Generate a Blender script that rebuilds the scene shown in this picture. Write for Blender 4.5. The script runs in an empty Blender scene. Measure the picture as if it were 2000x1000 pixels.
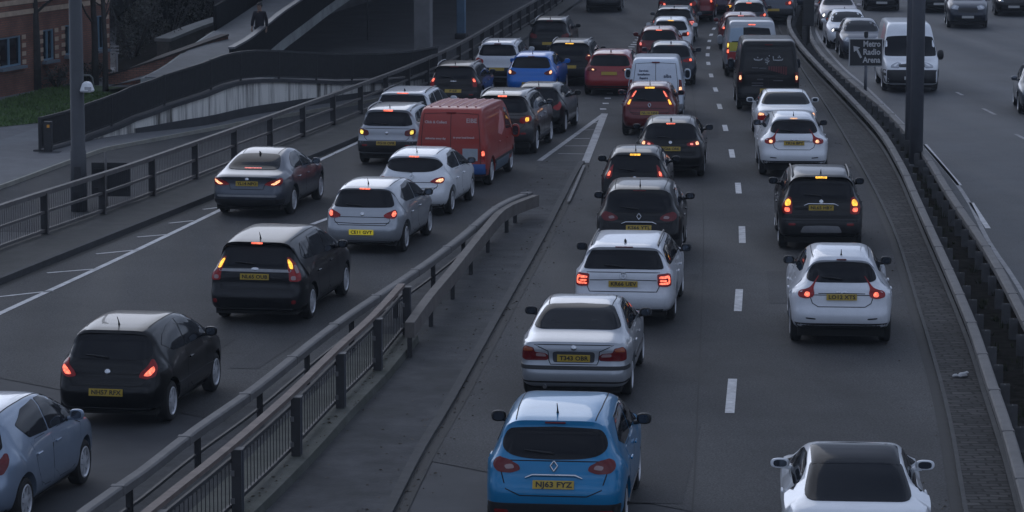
import bpy, bmesh, math, random
from mathutils import Vector, Matrix
from mathutils.bvhtree import BVHTree
from mathutils.geometry import delaunay_2d_cdt
from mathutils.interpolate import poly_3d_calc

R = math.radians
C = bpy.context.scene.collection
SC = bpy.context.scene

# ------------------------------------------------------------------ camera
CAM_H, FPX, PITCH = 8.91, 6000.0, math.atan(843/6000)
cd = bpy.data.cameras.new('camera')
cam = bpy.data.objects.new('camera', cd); C.objects.link(cam)
cam.location = (0, 0, CAM_H); cam.rotation_euler = (math.pi/2-PITCH, 0, 0)
cd.sensor_width = 36; cd.lens = 36*FPX/2000; cd.clip_start = 0.5; cd.clip_end = 2000
SC.camera = cam
# ------------------------------------------------------------------ sky, sun, exposure
SUN_EL, SUN_AZ = 26, -22        # degrees; azimuth measured clockwise from the view direction
world = bpy.data.worlds.new('World'); SC.world = world; world.use_nodes = True
wn = world.node_tree; wn.nodes.clear()
sky = wn.nodes.new('ShaderNodeTexSky'); sky.sky_type = 'NISHITA'; sky.sun_disc = False
sky.sun_elevation = R(SUN_EL); sky.sun_rotation = R(SUN_AZ)
sky.air_density = 1.0; sky.dust_density = 3.0; sky.ozone_density = 1.0
hs = wn.nodes.new('ShaderNodeHueSaturation'); hs.inputs['Saturation'].default_value = 0.30
bg = wn.nodes.new('ShaderNodeBackground'); bg.inputs['Strength'].default_value = 0.10
wo = wn.nodes.new('ShaderNodeOutputWorld')
tint = wn.nodes.new('ShaderNodeMix'); tint.data_type = 'RGBA'; tint.blend_type = 'MULTIPLY'; tint.inputs[0].default_value = 1
tint.inputs[7].default_value = (.785, .945, 1.29, 1)          # the blue of a clouded dusk
cloud = wn.nodes.new('ShaderNodeMix'); cloud.data_type = 'RGBA'; cloud.inputs[0].default_value = .64; cloud.inputs[7].default_value = (7, 7, 7, 1)   # an even cloud sheet over the sky
wtc = wn.nodes.new('ShaderNodeTexCoord'); wno = wn.nodes.new('ShaderNodeTexNoise'); wno.inputs['Scale'].default_value = 3.2; wno.inputs['Detail'].default_value = 6; wno.inputs['Distortion'].default_value = .6
wmp = wn.nodes.new('ShaderNodeMapping'); wmp.inputs['Scale'].default_value = (1, 1, 2.6)
wrp = wn.nodes.new('ShaderNodeValToRGB'); wrp.color_ramp.elements[0].position = .36; wrp.color_ramp.elements[0].color = (2.6, 2.8, 3.1, 1); wrp.color_ramp.elements[1].position = .66; wrp.color_ramp.elements[1].color = (11.5, 11.2, 10.9, 1)
wn.links.new(wtc.outputs['Generated'], wmp.inputs['Vector']); wn.links.new(wmp.outputs[0], wno.inputs['Vector']); wn.links.new(wno.outputs['Fac'], wrp.inputs['Fac']); wn.links.new(wrp.outputs['Color'], cloud.inputs[7])
wn.links.new(sky.outputs[0], hs.inputs['Color']); wn.links.new(hs.outputs[0], cloud.inputs[6]); wn.links.new(cloud.outputs[2], tint.inputs[6]); wn.links.new(tint.outputs[2], bg.inputs['Color']); wn.links.new(bg.outputs[0], wo.inputs['Surface'])
sl = bpy.data.lights.new('sun', 'SUN'); sl.energy = 0.5; sl.angle = R(50); sl.color = (1.0, 0.96, 0.92)
so = bpy.data.objects.new('sun', sl); C.objects.link(so)
az, el = R(SUN_AZ), R(SUN_EL)
so.rotation_euler = Vector((-math.sin(az)*math.cos(el), -math.cos(az)*math.cos(el), -math.sin(el))).to_track_quat('-Z', 'Y').to_euler()
SC.view_settings.view_transform = 'Standard'; SC.view_settings.look = 'None'
SC.view_settings.exposure = -0.28; SC.view_settings.gamma = 1.0
SC.render.engine = 'CYCLES'
try:
    SC.cycles.max_bounces = 6; SC.cycles.diffuse_bounces = 3; SC.cycles.glossy_bounces = 3; SC.cycles.use_denoising = True
except Exception: pass

# ------------------------------------------------------------------ surveying: a pixel of the 2000 px wide photo -> a point of the street
CP, SP = math.cos(PITCH), math.sin(PITCH)
def pray(px, py):
    x = (px-1000)/FPX; y = -(py-500)/FPX
    return Vector((x, CP+y*SP, -SP+y*CP))
def at(px, py, z=0.0):                      # the point at height z
    d = pray(px, py); t = (z-CAM_H)/d.z
    return Vector((d.x*t, d.y*t, z))
def atd(px, py, zc):                        # the point at depth zc
    d = pray(px, py)
    return Vector((0, 0, CAM_H)) + d*zc

# ------------------------------------------------------------------ materials
MATS = {}
def M(name, col, rough=.5, metal=0, coat=0, emit=None, estr=0, var=0, vs=6, bump=0, bs=60, spec=.5, dirt=0, dcol=(.05,.045,.04)):
    if name in MATS: return MATS[name]
    m = bpy.data.materials.new(name); m.use_nodes = True; MATS[name] = m
    nt = m.node_tree; b = nt.nodes['Principled BSDF']; L = nt.links.new
    b.inputs['Base Color'].default_value = (*col, 1); b.inputs['Roughness'].default_value = rough
    b.inputs['Metallic'].default_value = metal; b.inputs['Coat Weight'].default_value = coat
    b.inputs['Coat Roughness'].default_value = .035; b.inputs['Specular IOR Level'].default_value = spec
    if name.startswith('glass'): b.inputs['IOR'].default_value = 1.28 if name == 'glass' else 1.12
    if emit: b.inputs['Emission Color'].default_value = (*emit, 1); b.inputs['Emission Strength'].default_value = estr
    tc = None; evar = name.startswith(('b_', 'lens', 'head_on', 'head_amber'))
    def coord():
        nonlocal tc
        if tc is None: tc = nt.nodes.new('ShaderNodeTexCoord')
        return tc.outputs['Object']
    if var or dirt:
        n = nt.nodes.new('ShaderNodeTexNoise'); n.inputs['Scale'].default_value = vs; n.inputs['Detail'].default_value = 7; n.inputs['Roughness'].default_value = .65
        L(coord(), n.inputs['Vector'])
        r = nt.nodes.new('ShaderNodeValToRGB')
        r.color_ramp.elements[0].position = .3; r.color_ramp.elements[1].position = .72
        lo = [c*(1-var) for c in col]; hi = [min(1, c*(1+var)) for c in col]
        r.color_ramp.elements[0].color = (*lo, 1); r.color_ramp.elements[1].color = (*hi, 1)
        L(n.outputs['Fac'], r.inputs['Fac'])
        out = r.outputs['Color']
        if dirt:
            n2 = nt.nodes.new('ShaderNodeTexNoise'); n2.inputs['Scale'].default_value = vs*.37; n2.inputs['Detail'].default_value = 9; n2.inputs['Roughness'].default_value = .7
            L(coord(), n2.inputs['Vector'])
            r2 = nt.nodes.new('ShaderNodeMapRange'); r2.inputs[1].default_value = .42; r2.inputs[2].default_value = .75; r2.inputs[3].default_value = 0; r2.inputs[4].default_value = dirt
            L(n2.outputs['Fac'], r2.inputs[0])
            mx = nt.nodes.new('ShaderNodeMix'); mx.data_type = 'RGBA'
            L(r2.outputs[0], mx.inputs[0]); L(out, mx.inputs[6]); mx.inputs[7].default_value = (*dcol, 1)
            out = mx.outputs[2]
        L(out, b.inputs['Base Color'])
    if evar and emit:                                            # moulded facets: brighter and duller cells
        vo = nt.nodes.new('ShaderNodeTexVoronoi'); vo.inputs['Scale'].default_value = 26; L(coord(), vo.inputs['Vector'])
        er = nt.nodes.new('ShaderNodeMapRange'); er.inputs[1].default_value = .1; er.inputs[2].default_value = .75; er.inputs[3].default_value = estr*1.45; er.inputs[4].default_value = estr*.4
        L(vo.outputs['Distance'], er.inputs[0]); L(er.outputs[0], b.inputs['Emission Strength'])
    if bump:
        n = nt.nodes.new('ShaderNodeTexNoise'); n.inputs['Scale'].default_value = bs; n.inputs['Detail'].default_value = 4
        L(coord(), n.inputs['Vector'])
        bp = nt.nodes.new('ShaderNodeBump'); bp.inputs['Strength'].default_value = bump; bp.inputs['Distance'].default_value = .02
        L(n.outputs['Fac'], bp.inputs['Height']); L(bp.outputs[0], b.inputs['Normal'])
    return m

def M_asphalt(name, base, streak_dir=0.0, rough=.55, tint=(1,1,1.03), grain=.5):
    """worn tarmac: grit, large patches, wheel-track streaks along the road, cracks and sealed repairs"""
    m = bpy.data.materials.new(name); m.use_nodes = True; MATS[name] = m
    nt = m.node_tree; b = nt.nodes['Principled BSDF']; L = nt.links.new; N = nt.nodes.new
    tc = N('ShaderNodeTexCoord'); mp = N('ShaderNodeMapping'); L(tc.outputs['Object'], mp.inputs['Vector'])
    mp.inputs['Rotation'].default_value = (0, 0, streak_dir)
    def noise(scale, det, ro, vec):
        n = N('ShaderNodeTexNoise'); n.inputs['Scale'].default_value = scale; n.inputs['Detail'].default_value = det; n.inputs['Roughness'].default_value = ro
        L(vec, n.inputs['Vector']); return n.outputs['Fac']
    def ramp(f, a, b_, lo, hi):
        r = N('ShaderNodeMapRange'); r.inputs[1].default_value = a; r.inputs[2].default_value = b_; r.inputs[3].default_value = lo; r.inputs[4].default_value = hi
        L(f, r.inputs[0]); return r.outputs[0]
    def mul(x, y):
        q = N('ShaderNodeMath'); q.operation = 'MULTIPLY'; L(x, q.inputs[0]); L(y, q.inputs[1]); return q.outputs[0]
    ob = tc.outputs['Object']
    grit = ramp(noise(30, 3, .85, ob), .33, .67, 1-grain, 1+grain)
    patch = ramp(noise(.35, 8, .7, ob), .3, .7, .70, 1.32)
    ms = N('ShaderNodeMapping'); L(mp.outputs[0], ms.inputs['Vector']); ms.inputs['Scale'].default_value = (1.3, .045, 1)
    streak = ramp(noise(1.0, 5, .6, ms.outputs[0]), .3, .7, .62, 1.42)
    v = N('ShaderNodeTexVoronoi'); v.feature = 'DISTANCE_TO_EDGE'; v.inputs['Scale'].default_value = .16
    ad = N('ShaderNodeVectorMath'); ad.operation = 'ADD'
    nz = N('ShaderNodeTexNoise'); nz.inputs['Scale'].default_value = .6; nz.inputs['Detail'].default_value = 6; L(ob, nz.inputs['Vector'])
    sc_ = N('ShaderNodeVectorMath'); sc_.operation = 'SCALE'; sc_.inputs[3].default_value = 3.0; L(nz.outputs['Color'], sc_.inputs[0])
    L(ob, ad.inputs[0]); L(sc_.outputs[0], ad.inputs[1]); L(ad.outputs[0], v.inputs['Vector'])
    crack = ramp(v.outputs['Distance'], 0, .004, .72, 1.0)
    f = mul(mul(mul(grit, patch), streak), crack)
    vm = N('ShaderNodeVectorMath'); vm.operation = 'SCALE'; vm.inputs[0].default_value = tuple(base*t for t in tint); L(f, vm.inputs[3])
    L(vm.outputs[0], b.inputs['Base Color'])
    L(ramp(noise(.5, 5, .6, ms.outputs[0]), .3, .7, rough-.1, rough+.14), b.inputs['Roughness'])
    b.inputs['Specular IOR Level'].default_value = .35
    bp = N('ShaderNodeBump'); bp.inputs['Strength'].default_value = .35; bp.inputs['Distance'].default_value = .012
    L(noise(55, 3, .7, ob), bp.inputs['Height']); L(bp.outputs[0], b.inputs['Normal'])
    return m

# ------------------------------------------------------------------ objects
def tag(o, label=None, cat=None, group=None, kind=None):
    if label: o['label'] = label
    if cat: o['category'] = cat
    if group: o['group'] = group
    if kind: o['kind'] = kind
    return o
def empty(name, loc=(0,0,0), rz=0, label=None, cat=None, group=None):
    o = bpy.data.objects.new(name, None); C.objects.link(o); o.location = loc; o.rotation_euler = (0, 0, rz)
    o.empty_display_size = .3
    return tag(o, label, cat, group)
def link(name, me, parent=None, mats=()):
    o = bpy.data.objects.new(name, me); C.objects.link(o)
    if parent: o.parent = parent
    for m in mats: me.materials.append(m)
    return o
def obj(name, bm, mat, parent=None, smooth=False, ang=None):
    me = bpy.data.meshes.new(name)
    bmesh.ops.recalc_face_normals(bm, faces=bm.faces)
    bm.to_mesh(me); bm.free()
    for m in (mat if isinstance(mat, (list, tuple)) else [mat]): me.materials.append(m)
    if smooth or ang:
        me.polygons.foreach_set('use_smooth', [True]*len(me.polygons))
        if ang: me.set_sharp_from_angle(angle=R(ang))
    o = bpy.data.objects.new(name, me); C.objects.link(o)
    if parent: o.parent = parent
    return o
def box(bm, c, s, rz=0, mi=0, bev=0, top=None):
    """box centred c, size s; top=(kx,ky) scales the upper face"""
    M4 = Matrix.Translation(c) @ Matrix.Rotation(rz, 4, 'Z')
    vs = []
    for k in (-1, 1):
        kx, ky = top if (top and k > 0) else (1, 1)
        for i, j in ((-1,-1),(1,-1),(1,1),(-1,1)):
            vs.append(bm.verts.new(M4 @ Vector((i*s[0]/2*kx, j*s[1]/2*ky, k*s[2]/2))))
    fs = [bm.faces.new([vs[i] for i in q]) for q in ((3,2,1,0),(4,5,6,7),(0,1,5,4),(1,2,6,5),(2,3,7,6),(3,0,4,7))]
    for f in fs: f.material_index = mi
    if bev:
        es = list({e for f in fs for e in f.edges})
        bmesh.ops.bevel(bm, geom=es, offset=bev, segments=1, affect='EDGES')
    return fs
def tube(bm, pts, rad, seg=8, mi=0, caps=True):
    rad = rad if isinstance(rad, (list, tuple)) else [rad]*len(pts)
    pts = [Vector(p) for p in pts]; rings = []
    for i, p in enumerate(pts):
        t = (pts[min(i+1, len(pts)-1)]-pts[max(i-1, 0)]).normalized()
        up = Vector((0,0,1)) if abs(t.z) < .95 else Vector((1,0,0))
        a = t.cross(up).normalized(); b = a.cross(t)
        rings.append([bm.verts.new(p+(a*math.cos(k*2*math.pi/seg)+b*math.sin(k*2*math.pi/seg))*rad[i]) for k in range(seg)])
    for i in range(len(rings)-1):
        for k in range(seg):
            f = bm.faces.new((rings[i][k], rings[i][(k+1)%seg], rings[i+1][(k+1)%seg], rings[i+1][k])); f.material_index = mi; f.smooth = True
    if caps:
        for r in (rings[0], rings[-1]):
            f = bm.faces.new(r); f.material_index = mi
def sweep(bm, pts, prof, mi=0, scale=None):
    """prof: closed list of (across, up); across points right of travel; kept upright"""
    pts = [Vector(p) for p in pts]; rings = []
    for i, p in enumerate(pts):
        t = pts[min(i+1, len(pts)-1)]-pts[max(i-1, 0)]; t.z = 0; t.normalize()
        a = Vector((t.y, -t.x, 0)); k = scale[i] if scale else 1
        rings.append([bm.verts.new(p+a*u*k+Vector((0,0,w*k))) for u, w in prof])
    n = len(prof)
    for i in range(len(rings)-1):
        for k in range(n):
            bm.faces.new((rings[i][k], rings[i][(k+1)%n], rings[i+1][(k+1)%n], rings[i+1][k])).material_index = mi
    bm.faces.new(rings[0]).material_index = mi; bm.faces.new(rings[-1]).material_index = mi
def smooth_line(pts, step=1.0):
    """Catmull-Rom through pts, resampled"""
    pts = [Vector(p) for p in pts]; out = []
    P = [pts[0]*2-pts[1]]+pts+[pts[-1]*2-pts[-2]]
    for i in range(1, len(P)-2):
        n = max(1, int((P[i+1]-P[i]).length/step))
        for k in range(n):
            t = k/n; a, b, c, d = P[i-1:i+3]
            out.append(.5*((2*b)+(c-a)*t+(2*a-5*b+4*c-d)*t*t+(3*b-a-3*c+d)*t*t*t))
    out.append(pts[-1]); return out
def resample(pts, step):
    out = [pts[0]]; acc = 0
    for a, b in zip(pts, pts[1:]):
        l = (b-a).length; d = step-acc
        while d <= l:
            out.append(a.lerp(b, d/l)); d += step
        acc = (acc+l) % step if l else acc
    return out
def offset_line(pts, d):
    out = []
    for i, p in enumerate(pts):
        t = pts[min(i+1, len(pts)-1)]-pts[max(i-1, 0)]; t.z = 0; t.normalize()
        out.append(p+Vector((t.y, -t.x, 0))*d)
    return out
def strip(bm, left, right, mi=0):
    """sheet between two polylines of equal length"""
    L = [bm.verts.new(p) for p in left]; Rr = [bm.verts.new(p) for p in right]
    for i in range(len(L)-1): bm.faces.new((L[i], Rr[i], Rr[i+1], L[i+1])).material_index = mi
def zlift(pts, z): return [Vector((p.x, p.y, z)) for p in pts]
def sheet(name, poly, mat, z, kind='structure', cuts=0):
    bm = bmesh.new(); bm.faces.new([bm.verts.new((p[0], p[1], z)) for p in poly])
    o = obj(name, bm, mat); o.data.flip_normals() if o.data.polygons[0].normal.z < 0 else None
    return tag(o, kind=kind) if kind else o
def slab(name, poly, mat, z0, z1):
    bm = bmesh.new(); a = [bm.verts.new((p[0], p[1], z0)) for p in poly]; b = [bm.verts.new((p[0], p[1], z1)) for p in poly]
    n = len(poly)
    bm.faces.new(a[::-1]); bm.faces.new(b)
    for i in range(n): bm.faces.new((a[i], a[(i+1)%n], b[(i+1)%n], b[i]))
    return obj(name, bm, mat)
_dg = None
def text_mesh(body, size, depth=0.0, bold=0.0, spacing=1.0, align='CENTER'):
    cu = bpy.data.curves.new('lettering', 'FONT'); cu.body = body; cu.size = size; cu.extrude = depth; cu.offset = bold
    cu.align_x = align; cu.align_y = 'CENTER'; cu.space_character = spacing; cu.resolution_u = 2
    o = bpy.data.objects.new('lettering', cu); C.objects.link(o)
    dg = bpy.context.evaluated_depsgraph_get()
    me = bpy.data.meshes.new_from_object(o.evaluated_get(dg)); bpy.data.objects.remove(o); bpy.data.curves.remove(cu)
    me.materials.clear()
    return me
def inside(p, poly):
    x, y = p; r = False
    for i in range(len(poly)):
        (x1, y1), (x2, y2) = poly[i], poly[i-1]
        if (y1 > y) != (y2 > y) and x < (x2-x1)*(y-y1)/(y2-y1)+x1: r = not r
    return r
PAINTS = {}
def paint(name, col, metal=.0, rough=.32, dirt=.22, coat=.9):
    k = .006 if max(col) < .06 else .02
    return M('paint_'+name, col, rough, metal, coat*(.5 if max(col) < .03 else .8), var=.05, vs=3, dirt=dirt, spec=.12 if max(col) < .03 else .3, dcol=(col[0]*.55+k, col[1]*.55+k*.9, col[2]*.55+k*.8))
def base_mats():
    M('glass', (.010, .011, .014), .05, 0, 0, spec=.5, dirt=.3, vs=4, var=.02, dcol=(.018, .019, .022))
    M('glass_black', (.010, .012, .016), .06, spec=.5)
    M('trim', (.016, .016, .018), .55, var=.2, vs=20); M('black', (.012, .012, .013), .4)
    M('gap', (.004, .004, .004), .8); M('under', (.006, .006, .006), .9)
    M('tyre', (.012, .012, .012), .85, var=.25, vs=12); M('chrome', (.6, .61, .63), .18, 1.0)
    M('rim', (.66, .67, .70), .38, .45, dirt=.35, vs=9, dcol=(.06, .055, .05)); M('rim_dark', (.05, .05, .055), .4, .6)
    M('mirglass', (.10, .12, .15), .05, .8); M('headlens', (.35, .37, .40), .08, .3, .8)
    M('head_off', (.75, .76, .78), .15, .6); M('head_on', (1, .95, .85), .3, emit=(1, .93, .82), estr=4.5); M('head_amber', (1, .6, .2), .3, emit=(1, .55, .14), estr=4)
    M('lens_off', (.13, .008, .010), .2, 0, .25, var=.15, vs=14, spec=.3); M('lens_on', (.17, .008, .010), .2, 0, .25, spec=.3, emit=(.75, .02, .02), estr=.06)
    M('reflector', (.22, .012, .014), .25, 0, .5); M('clear_lens', (.30, .20, .20), .2, .1, .3)
    M('b_red', (.9, .2, .12), .3, emit=(1, .155, .085), estr=2.3); M('b_warm', (1, .6, .35), .3, emit=(1, .46, .22), estr=2.1)
    M('b_amber', (1, .55, .05), .3, emit=(1, .50, .06), estr=1.9); M('b_yellow', (1, .72, .1), .3, emit=(1, .74, .12), estr=1.6)
    M('b_pink', (1, .35, .3), .3, emit=(1, .22, .17), estr=1.2); M('dull_amber', (.30, .06, .015), .25, 0, .3)
    M('b_off', (.5, .12, .10), .2, 0, .8)
    M('plate_yellow', (.46, .31, .03), .45, var=.1, vs=9, dirt=.3); M('plate_white', (.6, .6, .58), .45); M('plate_lit', (.78, .66, .04), .4, emit=(.8, .62, .05), estr=.22)
    M('plate_ink', (.012, .012, .012), .5); M('plate_badge', (.02, .05, .22), .4)
    M('silver_trim', (.30, .30, .31), .45, .4, var=.15, vs=9)
base_mats()
# ================================================================== the setting
rnd = random.Random(7)
tarmac = M_asphalt('tarmac', .042, R(-6), grain=.8, rough=.8)
tarmac_b = M_asphalt('tarmac_opposite', .044, R(-4), rough=.62, tint=(.90, 1.0, 1.14), grain=.6)
tarmac_c = M_asphalt('tarmac_slip', .046, R(-12), grain=.3, rough=.85)
M('verge', (.052, .050, .046), .85, var=.35, vs=2.2, bump=.5, bs=25, dirt=.6, dcol=(.022, .024, .014))
M('island', (.062, .063, .067), .85, var=.38, vs=1.6, bump=.5, bs=20, spec=.2, dirt=.75, dcol=(.03, .032, .03))
M('plinth', (.075, .078, .066), .85, var=.3, vs=3, bump=.5, bs=30, dirt=.7, dcol=(.03, .036, .018))
M('kerb', (.048, .048, .05), .85, var=.25, vs=4, bump=.3, bs=30, dirt=.5, dcol=(.025, .026, .022))
M('gutter', (.012, .012, .012), .8, var=.4, vs=3)
M('paint_line', (.54, .54, .55), .6, var=.2, vs=8, dirt=.75, dcol=(.13, .13, .135))
M('paint_worn', (.26, .26, .27), .65, var=.25, vs=6, dirt=.8, dcol=(.08, .08, .085))
M('paint_dull', (.36,.36,.37), .65, var=.25, vs=6, dirt=.85, dcol=(.10,.10,.105))
M('paint_faint', (.12,.12,.125), .7, var=.4, vs=4, dirt=.8, dcol=(.06,.06,.062))
M('galv', (.135, .130, .128), .75, .05, var=.22, vs=3, dirt=.55, dcol=(.085, .083, .08))
M('galv_brown', (.135, .122, .112), .8, .05, var=.25, vs=3, dirt=.65, dcol=(.075, .062, .05))
M('galv_post', (.075,.075,.078), .8, .05, var=.3, vs=4, dirt=.6, dcol=(.03,.028,.025))
M('galv_dark', (.038, .038, .041), .6, .2, var=.3, vs=4, dirt=.4, dcol=(.03, .025, .02))
M('rusty', (.15, .115, .098), .7, .1, var=.3, vs=5, dirt=.6, dcol=(.07, .045, .034))
M('bolt', (.03, .03, .03), .6)
M('rail_old', (.115, .108, .104), .65, .1, var=.25, vs=4, dirt=.6, dcol=(.06, .05, .045))
M('railing_black', (.023, .0235, .025), .6, var=.3, vs=6)
M('column_steel', (.095, .10, .115), .55, .1, var=.12, vs=3)
M('concrete_dark', (.045, .046, .05), .85, var=.3, vs=.8, dirt=.5, dcol=(.02, .02, .022))
M('underpass', (.075, .075, .078), .9, var=.3, vs=.5)
M('soil', (.020, .019, .017), 1, var=.6, vs=5, bump=1, bs=9, spec=0)
M('slab', (.14, .142, .148), .85, var=.12, vs=2, dirt=.4, dcol=(.05, .05, .05))
M('path', (.15, .157, .165), .8, var=.15, vs=1.5, dirt=.35, dcol=(.06, .06, .06))

def M_streaks():
    """pale board-marked retaining wall with dark runs of water stain from its coping"""
    m = bpy.data.materials.new('stained_wall'); m.use_nodes = True; nt = m.node_tree; L = nt.links.new; N = nt.nodes.new; b = nt.nodes['Principled BSDF']
    tc = N('ShaderNodeTexCoord'); mp = N('ShaderNodeMapping'); L(tc.outputs['Object'], mp.inputs['Vector']); mp.inputs['Scale'].default_value = (1.0, 1.0, .06)
    n = N('ShaderNodeTexNoise'); n.inputs['Scale'].default_value = 2.6; n.inputs['Detail'].default_value = 6; n.inputs['Roughness'].default_value = .7; L(mp.outputs[0], n.inputs['Vector'])
    r = N('ShaderNodeValToRGB'); e = r.color_ramp.elements; e[0].position = .36; e[0].color = (.09, .085, .075, 1); e[1].position = .54; e[1].color = (.74, .72, .67, 1)
    L(n.outputs['Fac'], r.inputs['Fac']); L(r.outputs[0], b.inputs['Base Color']); b.inputs['Roughness'].default_value = .9; return m
def M_brick(name, c1, c2, mortar, sc=1.0):
    m = bpy.data.materials.new(name); m.use_nodes = True; nt = m.node_tree; L = nt.links.new; N = nt.nodes.new; b = nt.nodes['Principled BSDF']
    tc = N('ShaderNodeTexCoord'); br = N('ShaderNodeTexBrick'); br.inputs['Scale'].default_value = sc
    br.inputs['Color1'].default_value = (*c1, 1); br.inputs['Color2'].default_value = (*c2, 1); br.inputs['Mortar'].default_value = (*mortar, 1)
    br.inputs['Brick Width'].default_value = .225; br.inputs['Row Height'].default_value = .075; br.inputs['Mortar Size'].default_value = .01
    mp = N('ShaderNodeMapping'); mp.inputs['Rotation'].default_value = (R(90), 0, 0); L(tc.outputs['Object'], mp.inputs['Vector']); L(mp.outputs[0], br.inputs['Vector'])
    n = N('ShaderNodeTexNoise'); n.inputs['Scale'].default_value = .9; n.inputs['Detail'].default_value = 6; L(tc.outputs['Object'], n.inputs['Vector'])
    r = N('ShaderNodeMapRange'); r.inputs[1].default_value = .3; r.inputs[2].default_value = .7; r.inputs[3].default_value = .6; r.inputs[4].default_value = 1.25; L(n.outputs['Fac'], r.inputs[0])
    v = N('ShaderNodeVectorMath'); v.operation = 'SCALE'; L(br.outputs['Color'], v.inputs[0]); L(r.outputs[0], v.inputs[3]); L(v.outputs[0], b.inputs['Base Color']); b.inputs['Roughness'].default_value = .9
    return m
def M_setts():
    m = bpy.data.materials.new('stone_setts'); m.use_nodes = True; nt = m.node_tree; L = nt.links.new; N = nt.nodes.new; b = nt.nodes['Principled BSDF']
    tc = N('ShaderNodeTexCoord'); nz = N('ShaderNodeTexNoise'); nz.inputs['Scale'].default_value = 2.5; nz.inputs['Detail'].default_value = 4; L(tc.outputs['Object'], nz.inputs['Vector'])
    s = N('ShaderNodeVectorMath'); s.operation = 'SCALE'; s.inputs[3].default_value = .22; L(nz.outputs['Color'], s.inputs[0]); a = N('ShaderNodeVectorMath'); a.operation = 'ADD'; L(tc.outputs['Object'], a.inputs[0]); L(s.outputs[0], a.inputs[1])
    br = N('ShaderNodeTexBrick'); br.inputs['Scale'].default_value = 1; br.inputs['Brick Width'].default_value = .30; br.inputs['Row Height'].default_value = .17; br.inputs['Mortar Size'].default_value = .02
    b.inputs['Specular IOR Level'].default_value = .15; br.inputs['Color1'].default_value = (.020, .020, .021, 1); br.inputs['Color2'].default_value = (.058, .056, .055, 1); br.inputs['Mortar'].default_value = (.004, .004, .004, 1); L(a.outputs[0], br.inputs['Vector'])
    n = N('ShaderNodeTexNoise'); n.inputs['Scale'].default_value = .7; n.inputs['Detail'].default_value = 5; L(tc.outputs['Object'], n.inputs['Vector'])
    r = N('ShaderNodeMapRange'); r.inputs[1].default_value = .3; r.inputs[2].default_value = .7; r.inputs[3].default_value = .6; r.inputs[4].default_value = 1.3; L(n.outputs['Fac'], r.inputs[0])
    v = N('ShaderNodeVectorMath'); v.operation = 'SCALE'; L(br.outputs['Color'], v.inputs[0]); L(r.outputs[0], v.inputs[3]); L(v.outputs[0], b.inputs['Base Color']); b.inputs['Roughness'].default_value = .75
    bp = N('ShaderNodeBump'); bp.inputs['Strength'].default_value = 1; bp.inputs['Distance'].default_value = .03; L(br.outputs['Fac'], bp.inputs['Height']); bp.invert = True; L(bp.outputs[0], b.inputs['Normal']); return m

# ---- ground and road surfaces
sheet('ground', [(-160, -30), (160, -30), (160, 420), (-160, 420)], MATS['concrete_dark'], -.012)
def far_sky_blocker():  # unseen backdrop added to keep low sky out of roof and glass reflections
    g = random.Random(4); bm = bmesh.new(); n = 60; rows = []
    for r, (y, k) in enumerate(((290, 0), (330, .45), (372, 1.0), (418, .8))):
        rows.append([bm.verts.new((-420+840*i/n, y+g.uniform(-6, 6), -.02 if r == 0 else k*(44+9*math.sin(i*.7)+7*math.sin(i*1.9+1)+g.uniform(-4, 4)))) for i in range(n+1)])
    for a, b in zip(rows, rows[1:]):
        for i in range(n): bm.faces.new((a[i], a[i+1], b[i+1], b[i]))
    tag(obj('sky_blocker', bm, M('blocker_dark', (.045,.05,.055), .9, var=.5, vs=.05)), kind='structure')
far_sky_blocker()
# lines of the street, surveyed once on the photograph and smoothed on the ground
FENCE = smooth_line(zlift([at(*p, 1.0) for p in ((-160,462),(0,406),(160,355),(246,328),(384,280),(560,218),(700,168),(800,130),(900,85),(1000,27),(1048,0),(1110,-40),(1180,-90))], 0))
KERB_L = smooth_line([at(*p) for p in ((-300,680),(-60,582),(0,556),(430,383),(740,256),(900,168),(1000,98),(1085,38),(1140,0),(1200,-45),(1270,-95))])
MED_K = smooth_line([at(*p) for p in ((1880,1100),(1860,1000),(1828,800),(1778,610),(1722,430),(1640,270),(1592,190),(1560,140),(1528,85),(1514,50),(1526,15),(1545,-20),(1575,-70))])
RZ = .36
RAIL1 = smooth_line(zlift([at(*p, RZ) for p in ((2025,1050),(1996,944),(1968,845),(1936,750),(1903,650),(1876,583),(1850,523),(1815,446),(1787,383),(1758,320),(1714,250),(1637,168),(1598,128),(1560,85),(1541,50),(1548,20),(1566,-10),(1600,-60))], 0))
RAIL2 = smooth_line(zlift([at(*p, RZ) for p in ((2160,960),(2080,790),(2000,622),(1930,492),(1858,385),(1802,296),(1740,225),(1690,183),(1640,140),(1600,100),(1580,60),(1586,25),(1602,-10),(1636,-60))], 0))
def between(a, b, n=60):
    A = resample_n(a, n); B = resample_n(b, n); return A, B
def resample_n(p, n):
    Ls = [0]
    for a, b in zip(p, p[1:]): Ls.append(Ls[-1]+(b-a).length)
    out = []; j = 0
    for k in range(n+1):
        d = Ls[-1]*k/n
        while j < len(p)-2 and Ls[j+1] < d: j += 1
        out.append(p[j].lerp(p[j+1], (d-Ls[j])/max(1e-9, Ls[j+1]-Ls[j])))
    return out
def by_y(p, y):
    for a, b in zip(p, p[1:]):
        if (a.y-y)*(b.y-y) <= 0 and a.y != b.y: return a.lerp(b, (y-a.y)/(b.y-a.y))
    return p[0] if abs(p[0].y-y) < abs(p[-1].y-y) else p[-1]
YS = [26+k*1.5 for k in range(108)]
bm = bmesh.new(); strip(bm, [by_y(KERB_L, y)+Vector((0,0,-.004)) for y in YS], [by_y(MED_K, y)+Vector((0,0,-.004)) for y in YS])
tag(obj('road', bm, tarmac), kind='structure')
bm = bmesh.new(); strip(bm, [by_y(RAIL2, y)+Vector((-.3,0,-.004)) for y in YS], [Vector((60, y, -.004)) for y in YS])
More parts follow.
